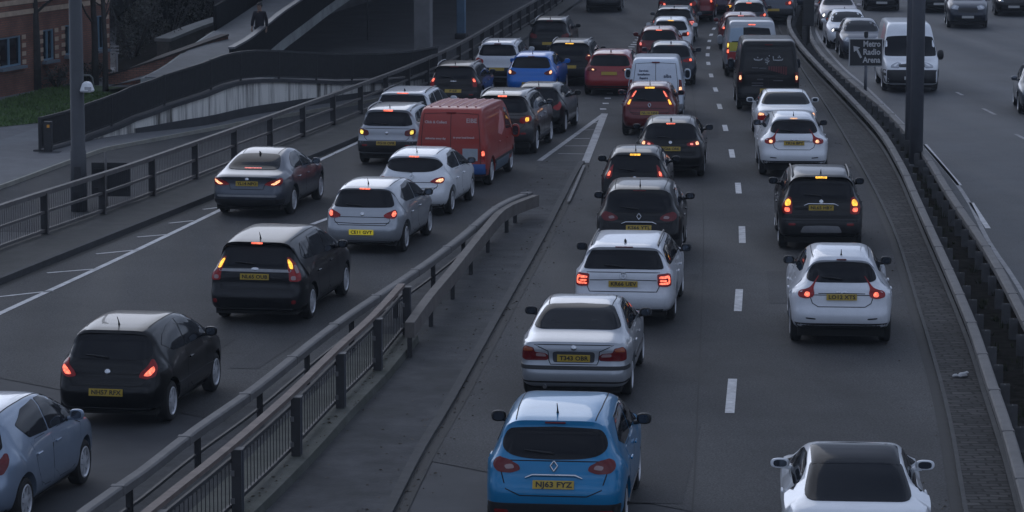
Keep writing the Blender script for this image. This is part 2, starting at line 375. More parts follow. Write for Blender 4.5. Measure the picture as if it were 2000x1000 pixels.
tag(obj('opposite_road', bm, tarmac_b), kind='structure')
# kerbed verge under the left-hand railing
def kerb_strip(name, line, d0, d1, z, mat, y0=26, y1=187):
    bm = bmesh.new(); q = [by_y(line, y) for y in YS if y0 <= y <= y1]
    a = offset_line(q, d0); b = offset_line(q, d1)
    strip(bm, zlift(a, z), zlift(b, z)); strip(bm, zlift(b, z), zlift(b, -.02)); strip(bm, zlift(a, -.02), zlift(a, z))
    return tag(obj(name, bm, mat), kind='structure')
kerb_strip('kerb', KERB_L, -.14, .0, .125, MATS['kerb'])
bm = bmesh.new(); strip(bm, zlift(offset_line([by_y(FENCE, y) for y in YS], -.35), .12), zlift(offset_line([by_y(KERB_L, y) for y in YS], -.14), .12)); tag(obj('verge', bm, MATS['verge']), kind='structure')
bm = bmesh.new(); q = offset_line([by_y(FENCE, y) for y in YS], -.35); strip(bm, zlift(offset_line(q, -.01), -.02), zlift(q, .12)); tag(obj('verge_edge', bm, MATS['kerb']), kind='structure')
bm = bmesh.new(); q = [by_y(KERB_L, y) for y in YS]; strip(bm, zlift(offset_line(q, .002), .002), zlift(offset_line(q, .16), .002)); tag(obj('gutter', bm, MATS['gutter']), kind='structure')
# paved median: gutter, stone setts, kerb, soil bed between the two rails
bm = bmesh.new(); q = [by_y(MED_K, y) for y in YS]; strip(bm, zlift(offset_line(q, -.02), .004), zlift(offset_line(q, .16), .004)); tag(obj('median_gutter', bm, MATS['gutter']), kind='structure')
kerb_strip('median_kerb', MED_K, .14, .20, .055, MATS['kerb'])
setts = M_setts()
bm = bmesh.new(); strip(bm, zlift(offset_line([by_y(MED_K, y) for y in YS], .20), .05), zlift(offset_line([by_y(RAIL1, y) for y in YS], -.09), .05)); tag(obj('median_paving', bm, setts), kind='structure')
bm = bmesh.new(); strip(bm, zlift(offset_line([by_y(RAIL1, y) for y in YS], -.09), .07), zlift(offset_line([by_y(RAIL1, y) for y in YS], -.02), .09)); tag(obj('median_upstand', bm, MATS['kerb']), kind='structure')
bm = bmesh.new(); strip(bm, zlift(offset_line([by_y(RAIL1, y) for y in YS], -.02), .03), zlift(offset_line([by_y(RAIL2, y) for y in YS], .06), .03)); tag(obj('soil_bed', bm, MATS['soil']), kind='structure')
kerb_strip('far_median_kerb', RAIL2, .06, .24, .10, MATS['kerb'])

# ---- painted markings
def mark_line(bm, pts, w, z=.003):
    pts = [Vector((p.x, p.y, z)) for p in pts]; strip(bm, offset_line(pts, -w/2), offset_line(pts, w/2))
def mark_px(bm, a, b, w, z=.003): mark_line(bm, [at(*a), at(*b)], w, z)
def marking(name, bm, mat='paint_line'): return tag(obj(name, bm, MATS[mat]), kind='structure')
bm = bmesh.new(); mark_line(bm, smooth_line([at(*p) for p in ((-260,742),(-120,672),(0,612),(215,513),(428,411),(560,346),(630,310),(712,272),(800,228))], 2), .13); marking('edge_line', bm)
bm = bmesh.new()
for a, b in (((-60,586),(104,568)),((92,533),(192,525)),((188,496),(270,488)),((268,463),(328,458)),((330,436),(378,431)),((397,409),(428,405))): mark_px(bm, a, b, .09)
marking('edge_hatching', bm)
bm = bmesh.new()
for a, b in (((1425,807),(1431,740)),((1441,608),(1444,565)),((1450,475),(1449,442)),((1443,378),(1441,357)),((1431,308),(1428,292)),((1418,256),(1415,244)),((1407,213),(1404,203)),((1399,179),(1396,171)),((1390,151),(1388,144)),((1384,127),(1383,121)),((1382,110),(1382,104)),((1383,96),(1384,91)),((1385,82),(1386,78)),((1388,70),(1390,66)),((1393,58),(1396,54)),((1400,46),(1403,43))): mark_px(bm, a, b, .145)
for a, b in (((610,438),(648,424)),((745,378),(768,368)),((880,320),(900,310)),((1000,262),(1016,253))): mark_px(bm, a, b, .13)
marking('lane_dashes', bm)
bm = bmesh.new()
mark_px(bm, (1054,314), (1179,223), .15); mark_px(bm, (1143,318), (1181,222), .21, .0065)
for a, b in (((1160,240),(1172,239)),((1136,254),(1164,253.5)),((1120,271),(1152,270.5)),((1103,285),(1150,285)),((1090,300),(1147,301)),((1108,316),(1140,316))): mark_px(bm, a, b, .09)
marking('gore_hatching', bm, 'paint_dull')
bm = bmesh.new()
for k, (x, y) in enumerate(((1178,213),(1183,202),(1187,192),(1191,182),(1195,173.5))): mark_px(bm, (x-6,y), (x+6,y), .38)
for k in range(14):
    t = k/13; x = 1229+(1281-1229)*(t**.95); y = 96-(96-38)*t; mark_px(bm, (x-6,y), (x+6,y), .42-.1*t)
mark_px(bm, (1276,43), (1290,28), .16); mark_px(bm, (1290,28), (1310,14), .14)
marking('give_way_bars', bm)
bm = bmesh.new(); mark_line(bm, smooth_line([at(*p) for p in ((2075,720),(1990,560),(1930,470),(1880,375),(1800,280),(1700,178),(1650,135),(1614,95),(1596,65),(1592,45),(1606,20),(1630,-10))], 2), .10); marking('opposite_edge_line', bm, 'paint_worn')
bm = bmesh.new()
mark_px(bm, (1806,282), (1874,362), .13); mark_px(bm, (1897,396), (1930,446), .12); marking('worn_median_line', bm)
bm = bmesh.new()
for a, b in (((1845,36),(1868,28)),((1920,212),(1944,224)),((1868,180),(1880,186)),((1984,262),(2010,276))): mark_px(bm, a, b, .12)
marking('opposite_lane_dashes', bm, 'paint_worn')

_pb = sheet('planting_bed', [at(*p) for p in ((226,152),(330,130),(416,88),(504,22),(575,-40),(330,-60),(228,40))], MATS['soil'], .13)
# ---- kerbed concrete island that splits the two streams
ISL_R = smooth_line([at(*p) for p in ((640,1260),(770,1000),(828,885),(885,790),(962,650),(1012,560),(1062,470),(1100,395),(1128,340),(1142,318))], 1)
ISL_L = smooth_line([at(*p) for p in ((-120,1260),(120,1050),(300,930),(560,745),(760,600),(880,505),(960,436),(1010,390),(1040,345),(1058,318))], 1)
n_ = 50; a, b = resample_n(ISL_L, n_), resample_n(ISL_R, n_)
bm = bmesh.new(); strip(bm, zlift(a, .05), zlift(offset_line(b, -.14), .05)); strip(bm, zlift(a, -.01), zlift(a, .05)); tag(obj('traffic_island', bm, MATS['island']), kind='structure')
bm = bmesh.new(); strip(bm, zlift(offset_line(b, -.14), .052), zlift(b, .052)); strip(bm, zlift(b, .052), zlift(b, -.01)); tag(obj('island_kerb', bm, MATS['kerb']), kind='structure')
bm = bmesh.new(); strip(bm, zlift(b, .003), zlift(offset_line(b, .17), .003)); tag(obj('island_gutter', bm, MATS['gutter']), kind='structure')
bm = bmesh.new(); q = [at(*p) for p in ((1141,326),(1124,366),(1110,398))]; mark_line(bm, smooth_line(q, 1), .07, .056); marking('worn_island_line', bm, 'paint_faint')
PED = smooth_line([at(*p) for p in ((196,1260),(300,1163),(452,1026),(568,912),(655,817),(728,742),(785,672))], 1)
bm = bmesh.new(); q = offset_line(PED, .28); tq = zlift(offset_line(PED, -.55), .17); q2 = [at(*p) for p in ((833,672),)]
q = [p.lerp(at(833, 674), 0) for p in q]
strip(bm, tq, zlift(q, .17)); strip(bm, zlift(q, .17), zlift(offset_line(q, .02), .04)); strip(bm, zlift(offset_line(PED, -.57), .04), tq)
e0, e1 = tq[-1], q[-1]; bm.faces.new([bm.verts.new(v) for v in (Vector((e0.x, e0.y, .17)), Vector((e1.x, e1.y, .17)), Vector((e1.x, e1.y, .04)), Vector((e0.x, e0.y, .04)))])
tag(obj('fence_plinth', bm, MATS['plinth']), kind='structure')
# ---- vehicle barriers and railings
BEAM = [(-.085,-.06),(-.06,-.08),(.06,-.08),(.085,-.06),(.085,.04),(.06,.06),(-.06,.06),(-.085,.04)]
def guardrail(label, line, zt, step, mat, group, post=(.07,.09), prof=BEAM, z0=.0, first=.4, name='crash_barrier', tail=None, postmat='galv_dark', joints=True, off=.10, pz=None, toppost=.06, low=None):
    root = empty(name, line[len(line)//2], 0, label, 'crash barrier', group); inv = root.matrix_basis.inverted() if False else None
    org = Vector(line[len(line)//2]); loc = [p-org for p in line]
    n = len(line); bm = bmesh.new()
    zz = [zt if tail is None else zt-(tail[1])*max(0, 1-(line[-1]-p).length/tail[0])**1.5 for p in line]
    sweep(bm, [Vector((p.x, p.y, z)) for p, z in zip(loc, zz)], prof); obj('rail', bm, MATS[mat], root)
    if low:
        bm = bmesh.new(); sweep(bm, [Vector((p.x, p.y, low)) for p in loc], [(-.02,-.02),(.02,-.02),(.02,.02),(-.02,.02)]); obj('lower_rail', bm, MATS['galv_dark'], root)
    if joints:
        bm = bmesh.new()
        for p, a, b in [(resample(loc, 3.2)[k], 0, 0) for k in range(1, len(resample(loc, 3.2)))]:
            pz_ = min(range(n), key=lambda i: (loc[i]-p).length); box(bm, (p.x, p.y, zz[pz_]+.002), (.178, .13, .135), 0, bev=.008)
        obj('joint_plates', bm, MATS[mat], root)['kind'] = 'stuff'
    for p in resample(loc, step)[0 if first == 0 else 0:]:
        i = min(range(n), key=lambda k: (loc[k]-p).length); t = (loc[min(i+1, n-1)]-loc[max(0, i-1)]); ang = math.atan2(t.y, t.x)
        nr = Vector((t.y, -t.x, 0)).normalized(); h = zz[i]+toppost-z0
        bm = bmesh.new(); c = p+nr*(-off if off else 0)
        w, d_ = post                                          # rolled I-section
        box(bm, (c.x, c.y, z0+h/2), (d_, .014, h), ang); 
        for s_ in (-1, 1): e = c+Vector((math.cos(ang), math.sin(ang), 0))*s_*d_/2; box(bm, (e.x, e.y, z0+h/2), (.014, w, h), ang)
        obj('post', bm, MATS[postmat], root)
    return root
R1 = [by_y(RAIL1, y) for y in [30+k*1.2 for k in range(118)]]; R2 = [by_y(RAIL2, y) for y in [46+k*1.2 for k in range(106)]]
guardrail('long grey crash barrier rail along the stone paved strip of the median', R1, RZ, 1.7, 'galv', 'crash barriers of the median', off=-.20, toppost=.03, postmat='galv_post', post=(.15,.10))
guardrail('long grey crash barrier rail at the edge of the opposite carriageway', R2, RZ, 1.7, 'galv', 'crash barriers of the median', off=.20, toppost=.03, postmat='galv_post', post=(.15,.10))
# dark upright plates between the median rails
IL = smooth_line([at(*p, .62) for p in ((-60,1210),(20,1125),(170,1000),(276,926),(376,848),(498,762),(620,664),(700,606),(770,560),(840,512),(905,462),(960,415),(1000,388),(1034,371))], .8)
guardrail('grey crash barrier rail running behind the pedestrian railing on the left stream side', zlift(IL, 0), .62, 3.4, 'galv', 'crash barriers of the island', off=-.02, tail=(4.0, .10), toppost=-.04, low=.30)
IR = smooth_line([at(*p, .62) for p in ((800,632),(838,580),(882,528),(930,468),(978,412),(1010,392),(1046,374))], .8)
guardrail('short grey box beam crash barrier bending round the island nose', zlift(IR, 0), .62, 3.2, 'galv_brown', 'crash barriers of the island', tail=(4.0, .10), off=0, prof=[(-.08,-.24),(.08,-.24),(.08,.02),(-.08,.02)], toppost=-.24, joints=False)

# pedestrian railing on the plinth
def ped_fence():
    org = Vector(PED[len(PED)//2]); root = empty('pedestrian_railing', org, 0, 'rust topped pedestrian railing with upright bars on the island plinth', 'railing')
    loc = [p-org for p in PED]
    tp = lambda z: [Vector((p.x, p.y, z)) for p in loc]
    bm = bmesh.new(); sweep(bm, tp(1.03), [(-.06,-.03),(.06,-.03),(.06,.03),(-.06,.03)]); obj('top_rail', bm, MATS['rusty'], root)
    for z in (.86, .26):
        bm = bmesh.new(); sweep(bm, tp(z), [(-.02,-.025),(.02,-.025),(.02,.025),(-.02,.025)]); obj('cross_rail', bm, MATS['galv_dark'], root)
    bm = bmesh.new()
    for p in resample(loc, .2): box(bm, (p.x, p.y, .56), (.011, .011, .60))
    obj('infill_bars', bm, MATS['railing_black'], root)['kind'] = 'stuff'
    t = PED[-1]-PED[-4]; ang = math.atan2(t.y, t.x)
    for p in [at(*q)-org for q in ((300,1163),(452,1026),(568,912),(655,817),(728,742),(785,672))]:
        bm = bmesh.new(); nr = Vector((math.sin(ang), -math.cos(ang), 0)); c = p+nr*.09
        box(bm, (c.x, c.y, .5), (.14, .02, 1.0), ang)
        for s_ in (-1, 1): e = c+Vector((math.cos(ang), math.sin(ang), 0))*s_*.07; box(bm, (e.x, e.y, .5), (.018, .13, 1.0), ang)
        o = obj('post', bm, MATS['column_steel'], root)
        bm = bmesh.new(); box(bm, (c.x, c.y, 1.004), (.18, .16, .012), ang); obj('post_cap', bm, MATS['galv'], o)
        e = c+nr*(-.05)
        for zb_ in (.70, .34):
            bm = bmesh.new(); box(bm, (e.x, e.y, zb_), (.22, .05, .07), ang); obj('bracket', bm, MATS['galv'], o)
        bm = bmesh.new(); e = c+Vector((math.cos(ang), math.sin(ang), 0))*(-.085); box(bm, (e.x, e.y, .5), (.01, .13, 1.0), ang); obj('flange', bm, MATS['galv_dark'], o)
ped_fence()
# long railing on the left verge
def left_fence():
    line = [by_y(FENCE, y) for y in [58+k*1.0 for k in range(118)]]
    org = Vector(line[30]); loc = [p-org for p in line]; root = empty('roadside_railing', org, 0, 'long three rail metal railing on the verge beside the slip road', 'railing')
    tp = lambda z: [Vector((p.x, p.y, z)) for p in loc]
    for z, w, m in ((1.02, .06, 'rail_old'), (.60, .035, 'rail_old'), (.20, .04, 'rail_old')):
        bm = bmesh.new(); sweep(bm, tp(z), [(-w,-w*.8),(w,-w*.8),(w,w*.8),(-w,w*.8)]); obj('rail', bm, MATS[m], root)
    bm = bmesh.new()
    for p in resample(loc, .13): box(bm, (p.x, p.y, .62), (.008, .008, .80))
    obj('infill_bars', bm, MATS['galv_dark'], root)['kind'] = 'stuff'
    for p in resample(loc, 3.55)[:34]:
        bm = bmesh.new(); box(bm, (p.x, p.y, .52), (.15, .04, .98)); o = obj('post', bm, MATS['galv_dark'], root)
        bm = bmesh.new(); box(bm, (p.x+.085, p.y-.03, .52), (.016, .12, .98)); obj('flange', bm, MATS['rail_old'], o)
left_fence()

# ---- street columns and signs
def lamp_post():
    b = at(155, 412); root = empty('lamp_post', b, 0, 'tall grey lamp post behind the roadside railing', 'lamp post')
    bm = bmesh.new(); tube(bm, [(0,0,0),(0,0,1.4),(0,0,1.42),(0,0,11)], [.19,.185,.17,.12], 20); obj('column', bm, M('column_grey', (.058,.061,.068), .6, .1, var=.15, vs=2), root)
    bm = bmesh.new(); tube(bm, [(0,0,11),(.6,-.2,11.5),(1.8,-.6,11.7)], [.06,.05,.05], 8); box(bm, (2.1,-.7,11.7), (.8,.3,.14), R(-18), bev=.04); obj('lamp_head', bm, MATS['galv'], root)
    bm = bmesh.new(); box(bm, (0,-.16,.75), (.16,.08,.62), bev=.01); obj('service_door', bm, MATS['galv_dark'], root)
    # white floodlight clamped to the column
    o = empty('floodlight', b+Vector((0,0,2.78)), 0, 'small white floodlight clamped to the tall grey lamp post', 'floodlight')
    bm = bmesh.new(); tube(bm, [(.12,-.08,.05),(.22,-.12,.06)], .03, 8); obj('bracket', bm, MATS['black'], o)
    bm = bmesh.new(); box(bm, (.26,-.18,.13), (.30,.3,.24), R(-20), bev=.04, top=(.5,.7)); obj('housing', bm, M('white_plastic', (.75,.76,.78), .4), o)
    bm = bmesh.new(); box(bm, (.30,-.336,.09), (.17,.012,.10), R(-20)); obj('lens', bm, MATS['head_off'], o)
lamp_post()
def back_sign():
    b = at(208, 402); root = empty('road_sign', b, 0, 'dark plate seen from behind on a thin post beside the lamp post', 'road sign')
    bm = bmesh.new(); tube(bm, [(0,0,0),(0,0,1.28)], .03, 8); obj('post', bm, MATS['galv'], root)
    bm = bmesh.new(); box(bm, (.11,.05,.62), (.92,.02,.80), R(-4), bev=.004); obj('plate', bm, MATS['railing_black'], root)
    bm = bmesh.new(); box(bm, (.11,.03,.85), (.8,.02,.05), R(-4)); box(bm, (.11,.03,.4), (.8,.02,.05), R(-4)); obj('channel', bm, MATS['black'], root)
back_sign()
def median_column():
    b = at(1789, 326); root = empty('lamp_column', b, 0, 'massive dark steel column standing in the soil of the median', 'column')
    bm = bmesh.new(); tube(bm, [(0,0,0),(0,0,9.5)], [.175,.165], 24); obj('column', bm, MATS['column_steel'], root)
    bm = bmesh.new(); box(bm, (0,0,.05), (.6,.6,.06), bev=.01)
    for i in (-1,1):
        for j in (-1,1): tube(bm, [(i*.22,j*.22,.06),(i*.22,j*.22,.13)], .02, 6)
    obj('base_plate', bm, MATS['column_steel'], root)
    b2 = at(1772, 300); r2 = empty('signal_pole', Vector((b2.x,b2.y,0)), 0, 'slim dark pole with a pale strip behind the massive column', 'pole')
    bm = bmesh.new(); tube(bm, [(0,0,0),(0,0,9.0)], [.075,.07], 16); obj('pole', bm, MATS['column_steel'], r2)
    bm = bmesh.new(); box(bm, (.088,-.02,4.6), (.022,.03,8.0)); obj('pale_strip', bm, MATS['galv'], r2)  # narrow pale strip up one side of the pole
median_column()
def direction_sign():
    b = at(1690, 186); root = empty('direction_sign', b, 0, 'black direction sign with a white arrow and three white words', 'direction sign')
    face = M('sign_face', (.012,.013,.015), .4); white = M('sign_white', (.50,.50,.50), .45, var=.08, vs=12)
    bm = bmesh.new(); tube(bm, [(0,0,0),(0,0,1.0)], .055, 12); tube(bm, [(0,.06,1.0),(0,.06,2.02)], .055, 12); obj('post', bm, MATS['column_steel'], root)
    bm = bmesh.new(); box(bm, (0,.02,2.02), (.13,.12,.20), bev=.02); obj('fitting', bm, MATS['black'], root)
    bm = bmesh.new(); box(bm, (0,0,1.42), (1.13,.022,.94), bev=.008); pl = obj('border_plate', bm, white, root)
    bm = bmesh.new(); box(bm, (0,-.0145,1.42), (1.06,.009,.87)); obj('sign_face', bm, face, pl)
    for i, tx in enumerate(('Metro', 'Radio', 'Arena')):
        me = text_mesh(tx, .27, .001, .008, 1.0, 'LEFT'); me.materials.append(white); o = link('lettering', me, pl)
        wd = max(v.co.x for v in me.vertices); o.scale = (.58/wd, 1, 1)
        o.matrix_local = Matrix.Translation((-.10, -.0205, 1.70-i*.265)) @ Matrix.Rotation(R(90), 4, 'X') @ Matrix.Diagonal((.58/wd, 1, 1, 1))
    bm = bmesh.new(); q = [(-.14,-.19),(-.035,-.19+.045),(0,0)]
    ar = [(-.42,.22),(-.20,.17),(-.265,.115),(-.13,-.16),(-.19,-.19),(-.325,.075),(-.40,.02)]
    f = bm.faces.new([bm.verts.new((x, -.0205, 1.42+z)) for x, z in ar]); r = bmesh.ops.extrude_face_region(bm, geom=[f]); bmesh.ops.translate(bm, verts=[v for v in r['geom'] if isinstance(v, bmesh.types.BMVert)], vec=(0,.003,0))
    obj('arrow', bm, white, pl)
direction_sign()
def signal_back():
    b = at(1578, 100); root = empty('traffic_signal', b, 0, 'dark traffic signal seen from behind on a slim pole in the median', 'traffic signal')
    bm = bmesh.new(); tube(bm, [(0,0,0),(0,0,3.2)], .07, 12); obj('pole', bm, MATS['railing_black'], root)
    bm = bmesh.new(); box(bm, (0,-.04,1.75), (.46,.10,1.5), bev=.03); obj('backing_board', bm, MATS['railing_black'], root)
    bm = bmesh.new(); box(bm, (0,.12,1.75), (.3,.24,1.1), bev=.03); obj('signal_head', bm, MATS['black'], root)
signal_back()
bm = bmesh.new(); b = at(1880, 742)
for p, s_ in (((0,0,.09),(.20,.10,.07)),((-.12,-.02,.08),(.12,.07,.05)),((.07,.03,.12),(.08,.08,.04))): box(bm, Vector((b.x,b.y,0))+Vector(p), s_, rnd.random()*2, bev=.02, top=(.7,.6))
tag(obj('litter', bm, M('litter_white', (.5,.5,.5), .7)), 'crumpled pale scrap of litter lying on the stone paving', 'litter')

# ---- slip road, footway, retaining wall and footbridge on the left
SLIP = smooth_line([at(*p) for p in ((-260,452),(-20,377),(144,317),(211,294),(278,281),(400,258),(500,239),(600,222),(700,205),(800,182),(900,148))], 1)
n_ = 60; a, b = resample_n(SLIP, n_), resample_n(offset_line([by_y(FENCE, y) for y in [SLIP[0].y+k*(SLIP[-1].y-SLIP[0].y)/60 for k in range(61)]], -.36), n_)
bm = bmesh.new(); strip(bm, zlift(a, -.005), zlift(b, -.005)); tag(obj('slip_road', bm, tarmac_c), kind='structure')
bm = bmesh.new(); strip(bm, zlift(offset_line(SLIP, -.07), .10), zlift(SLIP, .10)); strip(bm, zlift(SLIP, .10), zlift(SLIP, -.01)); tag(obj('slip_kerb', bm, M('kerb_pale', (.30,.29,.25), .8, var=.15, vs=3, dirt=.4, dcol=(.12,.12,.1))), kind='structure')
bm = bmesh.new(); strip(bm, zlift(offset_line(SLIP, -16), .09), zlift(offset_line(SLIP, -.07), .09)); tag(obj('footway', bm, MATS['slab']), kind='structure')
bm = bmesh.new(); q = [at(*p, .10) for p in ((-120,275),(-20,250),(95,238),(150,214),(215,186),(262,172),(205,168),(150,165),(95,172),(0,197),(-120,228))]; bm.faces.new([bm.verts.new(p) for p in q])
grass = M('grass_base', (.045,.078,.024), .95, var=.3, vs=5); tag(obj('lawn', bm, grass), kind='structure')
def grass_blades():
    bm = bmesh.new(); q = [(p.x, p.y) for p in (at(*p, .1) for p in ((-60,262),(-20,250),(95,238),(150,214),(215,186),(150,165),(95,172),(0,197),(-60,212)))]
    x0, x1, y0, y1 = min(p[0] for p in q), max(p[0] for p in q), min(p[1] for p in q), max(p[1] for p in q); k = 0
    while k < 5200:
        x, y = rnd.uniform(x0, x1), rnd.uniform(y0, y1)
        if not inside((x, y), q): continue
        k += 1; h = rnd.uniform(.04, .11); a = rnd.random()*6.28; w = .03
        bm.faces.new([bm.verts.new(v) for v in ((x-w*math.cos(a), y-w*math.sin(a), .1), (x+w*math.cos(a), y+w*math.sin(a), .1), (x+rnd.uniform(-.04,.04), y+rnd.uniform(-.04,.04), .1+h))])
    tag(obj('grass', bm, M('grass_blade', (.07,.125,.032), .8, var=.45, vs=2)), 'short green grass growing in front of the brick building', 'grass', kind='stuff')
WALLB = [(85,303,.0),(180,279,.06),(262,266,.42),(300,262,.56),(400,250,.98),(480,232,1.12),(560,219,.94),(660,203,.62),(720,193,.5),(790,180,.35),(860,164,.3)]
def walls():
    base = smooth_line([at(x, y) for x, y, h in WALLB], .7)
    key = [(at(x, y), h) for x, y, h in WALLB]
    def hgt(p):
        for (a, ha), (b, hb) in zip(key, key[1:]):
            if a.x <= p.x <= b.x: return ha+(hb-ha)*(p.x-a.x)/(b.x-a.x)
        return key[-1][1] if p.x > key[-1][0].x else key[0][1]
    H = [max(.02, hgt(p)) for p in base]
    H = [sum(H[max(0, i-2):i+3])/len(H[max(0, i-2):i+3]) for i in range(len(H))]
    org = Vector(base[len(base)//2]); root = empty('retaining_wall', org, 0, 'low humped concrete retaining wall with dark water stains under the railing', 'wall')
    L = [p-org for p in base]
    bk = offset_line(L, -.25)
    bm = bmesh.new(); f = [(Vector((p.x,p.y,-.05)), Vector((p.x,p.y,h)), Vector((q.x,q.y,h)), Vector((q.x,q.y,-.05))) for p, q, h in zip(L, bk, H)]
    rows = [[bm.verts.new(v) for v in r] for r in f]
    for i in range(len(rows)-1):
        for k in range(3): bm.faces.new((rows[i][k], rows[i][k+1], rows[i+1][k+1], rows[i+1][k]))
    obj('wall_face', bm, M_streaks(), root)
    bm = bmesh.new(); fr = offset_line(L, .06)
    rows = [[bm.verts.new(v) for v in (Vector((p.x,p.y,-.04)), Vector((p.x,p.y,min(.34, .1+h*.28))), Vector((q.x,q.y,min(.34, .1+h*.28))))] for p, q, h in zip(fr, L, H)]
    for i in range(len(rows)-1):
        if H[i] < .40: continue
        for k in range(2): bm.faces.new((rows[i][k], rows[i][k+1], rows[i+1][k+1], rows[i+1][k]))
    obj('plinth', bm, MATS['concrete_dark'], root)
    bm = bmesh.new(); sweep(bm, [Vector((p.x,p.y,h+.05)) for p, h in zip(offset_line(L, -.1), H)], [(-.2,-.05),(.19,-.05),(.19,.06),(-.2,.06)]); obj('coping', bm, MATS['concrete_dark'], root)
    # black railing on the coping
    r2 = empty('footway_railing', org, 0, 'black upright bar railing following the hump of the retaining wall', 'railing')
    Lr = offset_line(L, -.1); zt = [h+.11 for h in H]
    for dz, w in ((.86, .035), (.07, .025)):
        bm = bmesh.new(); sweep(bm, [Vector((p.x,p.y,z+dz)) for p, z in zip(Lr, zt)], [(-w,-w),(w,-w),(w,w),(-w,w)]); obj('rail', bm, MATS['railing_black'], r2)
    bm = bmesh.new(); LR = resample([Vector((p.x,p.y,z)) for p, z in zip(Lr, zt)], .062)
    for p in LR: box(bm, (p.x, p.y, p.z+.46), (.042, .03, .78))
    obj('upright_bars', bm, MATS['railing_black'], r2)['kind'] = 'stuff'
    for p in resample([Vector((p.x,p.y,z)) for p, z in zip(Lr, zt)], 2.3):
        bm = bmesh.new(); box(bm, (p.x, p.y, p.z+.44), (.07, .07, .92)); obj('post', bm, MATS['railing_black'], r2)
    # end pillar with its small amber reflector
    p = at(95, 303); r3 = empty('gate_post', p, 0, 'dark square end post of the footway railing with an amber reflector', 'post')
    bm = bmesh.new(); box(bm, (0,0,.46), (.22,.22,.92), bev=.01); obj('post', bm, MATS['railing_black'], r3)
    bm = bmesh.new(); box(bm, (.02,-.118,.80), (.07,.012,.08)); obj('reflector', bm, M('amber_reflector', (.7,.30,.03), .4), r3)
    bm = bmesh.new(); box(bm, (.05,-.1,.06), (.6,.5,.08), bev=.02); obj('footing', bm, MATS['concrete_dark'], r3)
    return base, H
WB, WH = walls()
# raised path behind the railing, climbing to the footbridge
PATH_F = [at(215,186,.15), at(262,168,.4), at(340,142,.8), atd(430,108,97), atd(468,95,101)]
q = [Vector(p) for p in PATH_F]
bm = bmesh.new()
fr = [(WB[i]+Vector((0,0,WH[i]+.02))) for i in range(len(WB))]
fr = [offset_line(fr, -.3)[i] for i in range(len(fr))]
fr = [p for p in fr if -14.6 < p.x < -6.4]; bkp = [p+Vector((-1.7-.05*(p.x+12), 1.9, .06)) for p in fr]
strip(bm, bkp, fr); tag(obj('path', bm, MATS['path']), kind='structure')

def footbridge():
    E = [atd(456,152,98.5), atd(486,133,102.5), atd(508,115,105), atd(552,77,110), atd(591,48,115), atd(655,0,122), atd(760,-70,132), atd(880,-150,142)]
    E = smooth_line(E, 1.0); org = Vector(E[0]); L = [p-org for p in E]
    root = empty('footbridge', org, 0, 'concrete footbridge ramp with a dark solid parapet climbing over the slip road', 'footbridge')
    deck = M('bridge_edge', (.34,.36,.35), .85, var=.25, vs=1.2, dirt=.6, dcol=(.06,.062,.06))
    bm = bmesh.new(); sweep(bm, L, [(-3.0,-.40),(.0,-.40),(.0,-.02),(-3.0,-.02)]); obj('deck', bm, deck, root)
    bm = bmesh.new(); sweep(bm, L, [(-2.86,-.015),(-.16,-.015),(-.16,.02),(-2.86,.02)]); obj('walkway', bm, MATS['path'], root)
    bm = bmesh.new(); sweep(bm, L, [(-.13,.0),(.012,.0),(.012,.92),(-.13,.92)]); par = obj('parapet', bm, M('parapet_dark', (.016,.0165,.018), .9, var=.3, vs=2, spec=.1), root)
    bm = bmesh.new(); sweep(bm, L, [(-.16,.922),(.04,.922),(.04,.99),(-.16,.99)]); obj('handrail', bm, M('handrail_grey', (.12,.122,.13), .5), par)
    bm = bmesh.new(); sweep(bm, L[14:], [(-2.98,.0),(-2.86,.0),(-2.86,.92),(-2.98,.92)]); obj('parapet', bm, MATS['parapet_dark'], root)
    a = atd(508,115,105)-org; b_ = atd(556,85,110.3)-org
    bm = bmesh.new(); 
    base = -org.z-.05
    pts = [(a+Vector((.0,0,-.42))), (b_+Vector((0,0,-.50)))]
    v = [Vector((pts[0].x+.02, pts[0].y, base)), Vector((pts[1].x+.02, pts[1].y, base)), Vector((pts[1].x+.02, pts[1].y, pts[1].z)), Vector((pts[0].x+.02, pts[0].y, pts[0].z+.05))]
    F = [bm.verts.new(p) for p in v]; Bk = [bm.verts.new(p+Vector((-2.6,.4,0))) for p in v]
    bm.faces.new(F); bm.faces.new(Bk[::-1])
    for i in range(4): bm.faces.new((F[i], F[(i+1)%4], Bk[(i+1)%4], Bk[i]))
    obj('abutment', bm, deck, root)
    bm = bmesh.new(); e = v[1]; box(bm, (e.x-.1, e.y+.12, base+(e.z-base)/2+.35), (.22,.22,(v[2].z-base)+.1)); obj('drainpipe', bm, MATS['concrete_dark'], root)
footbridge()

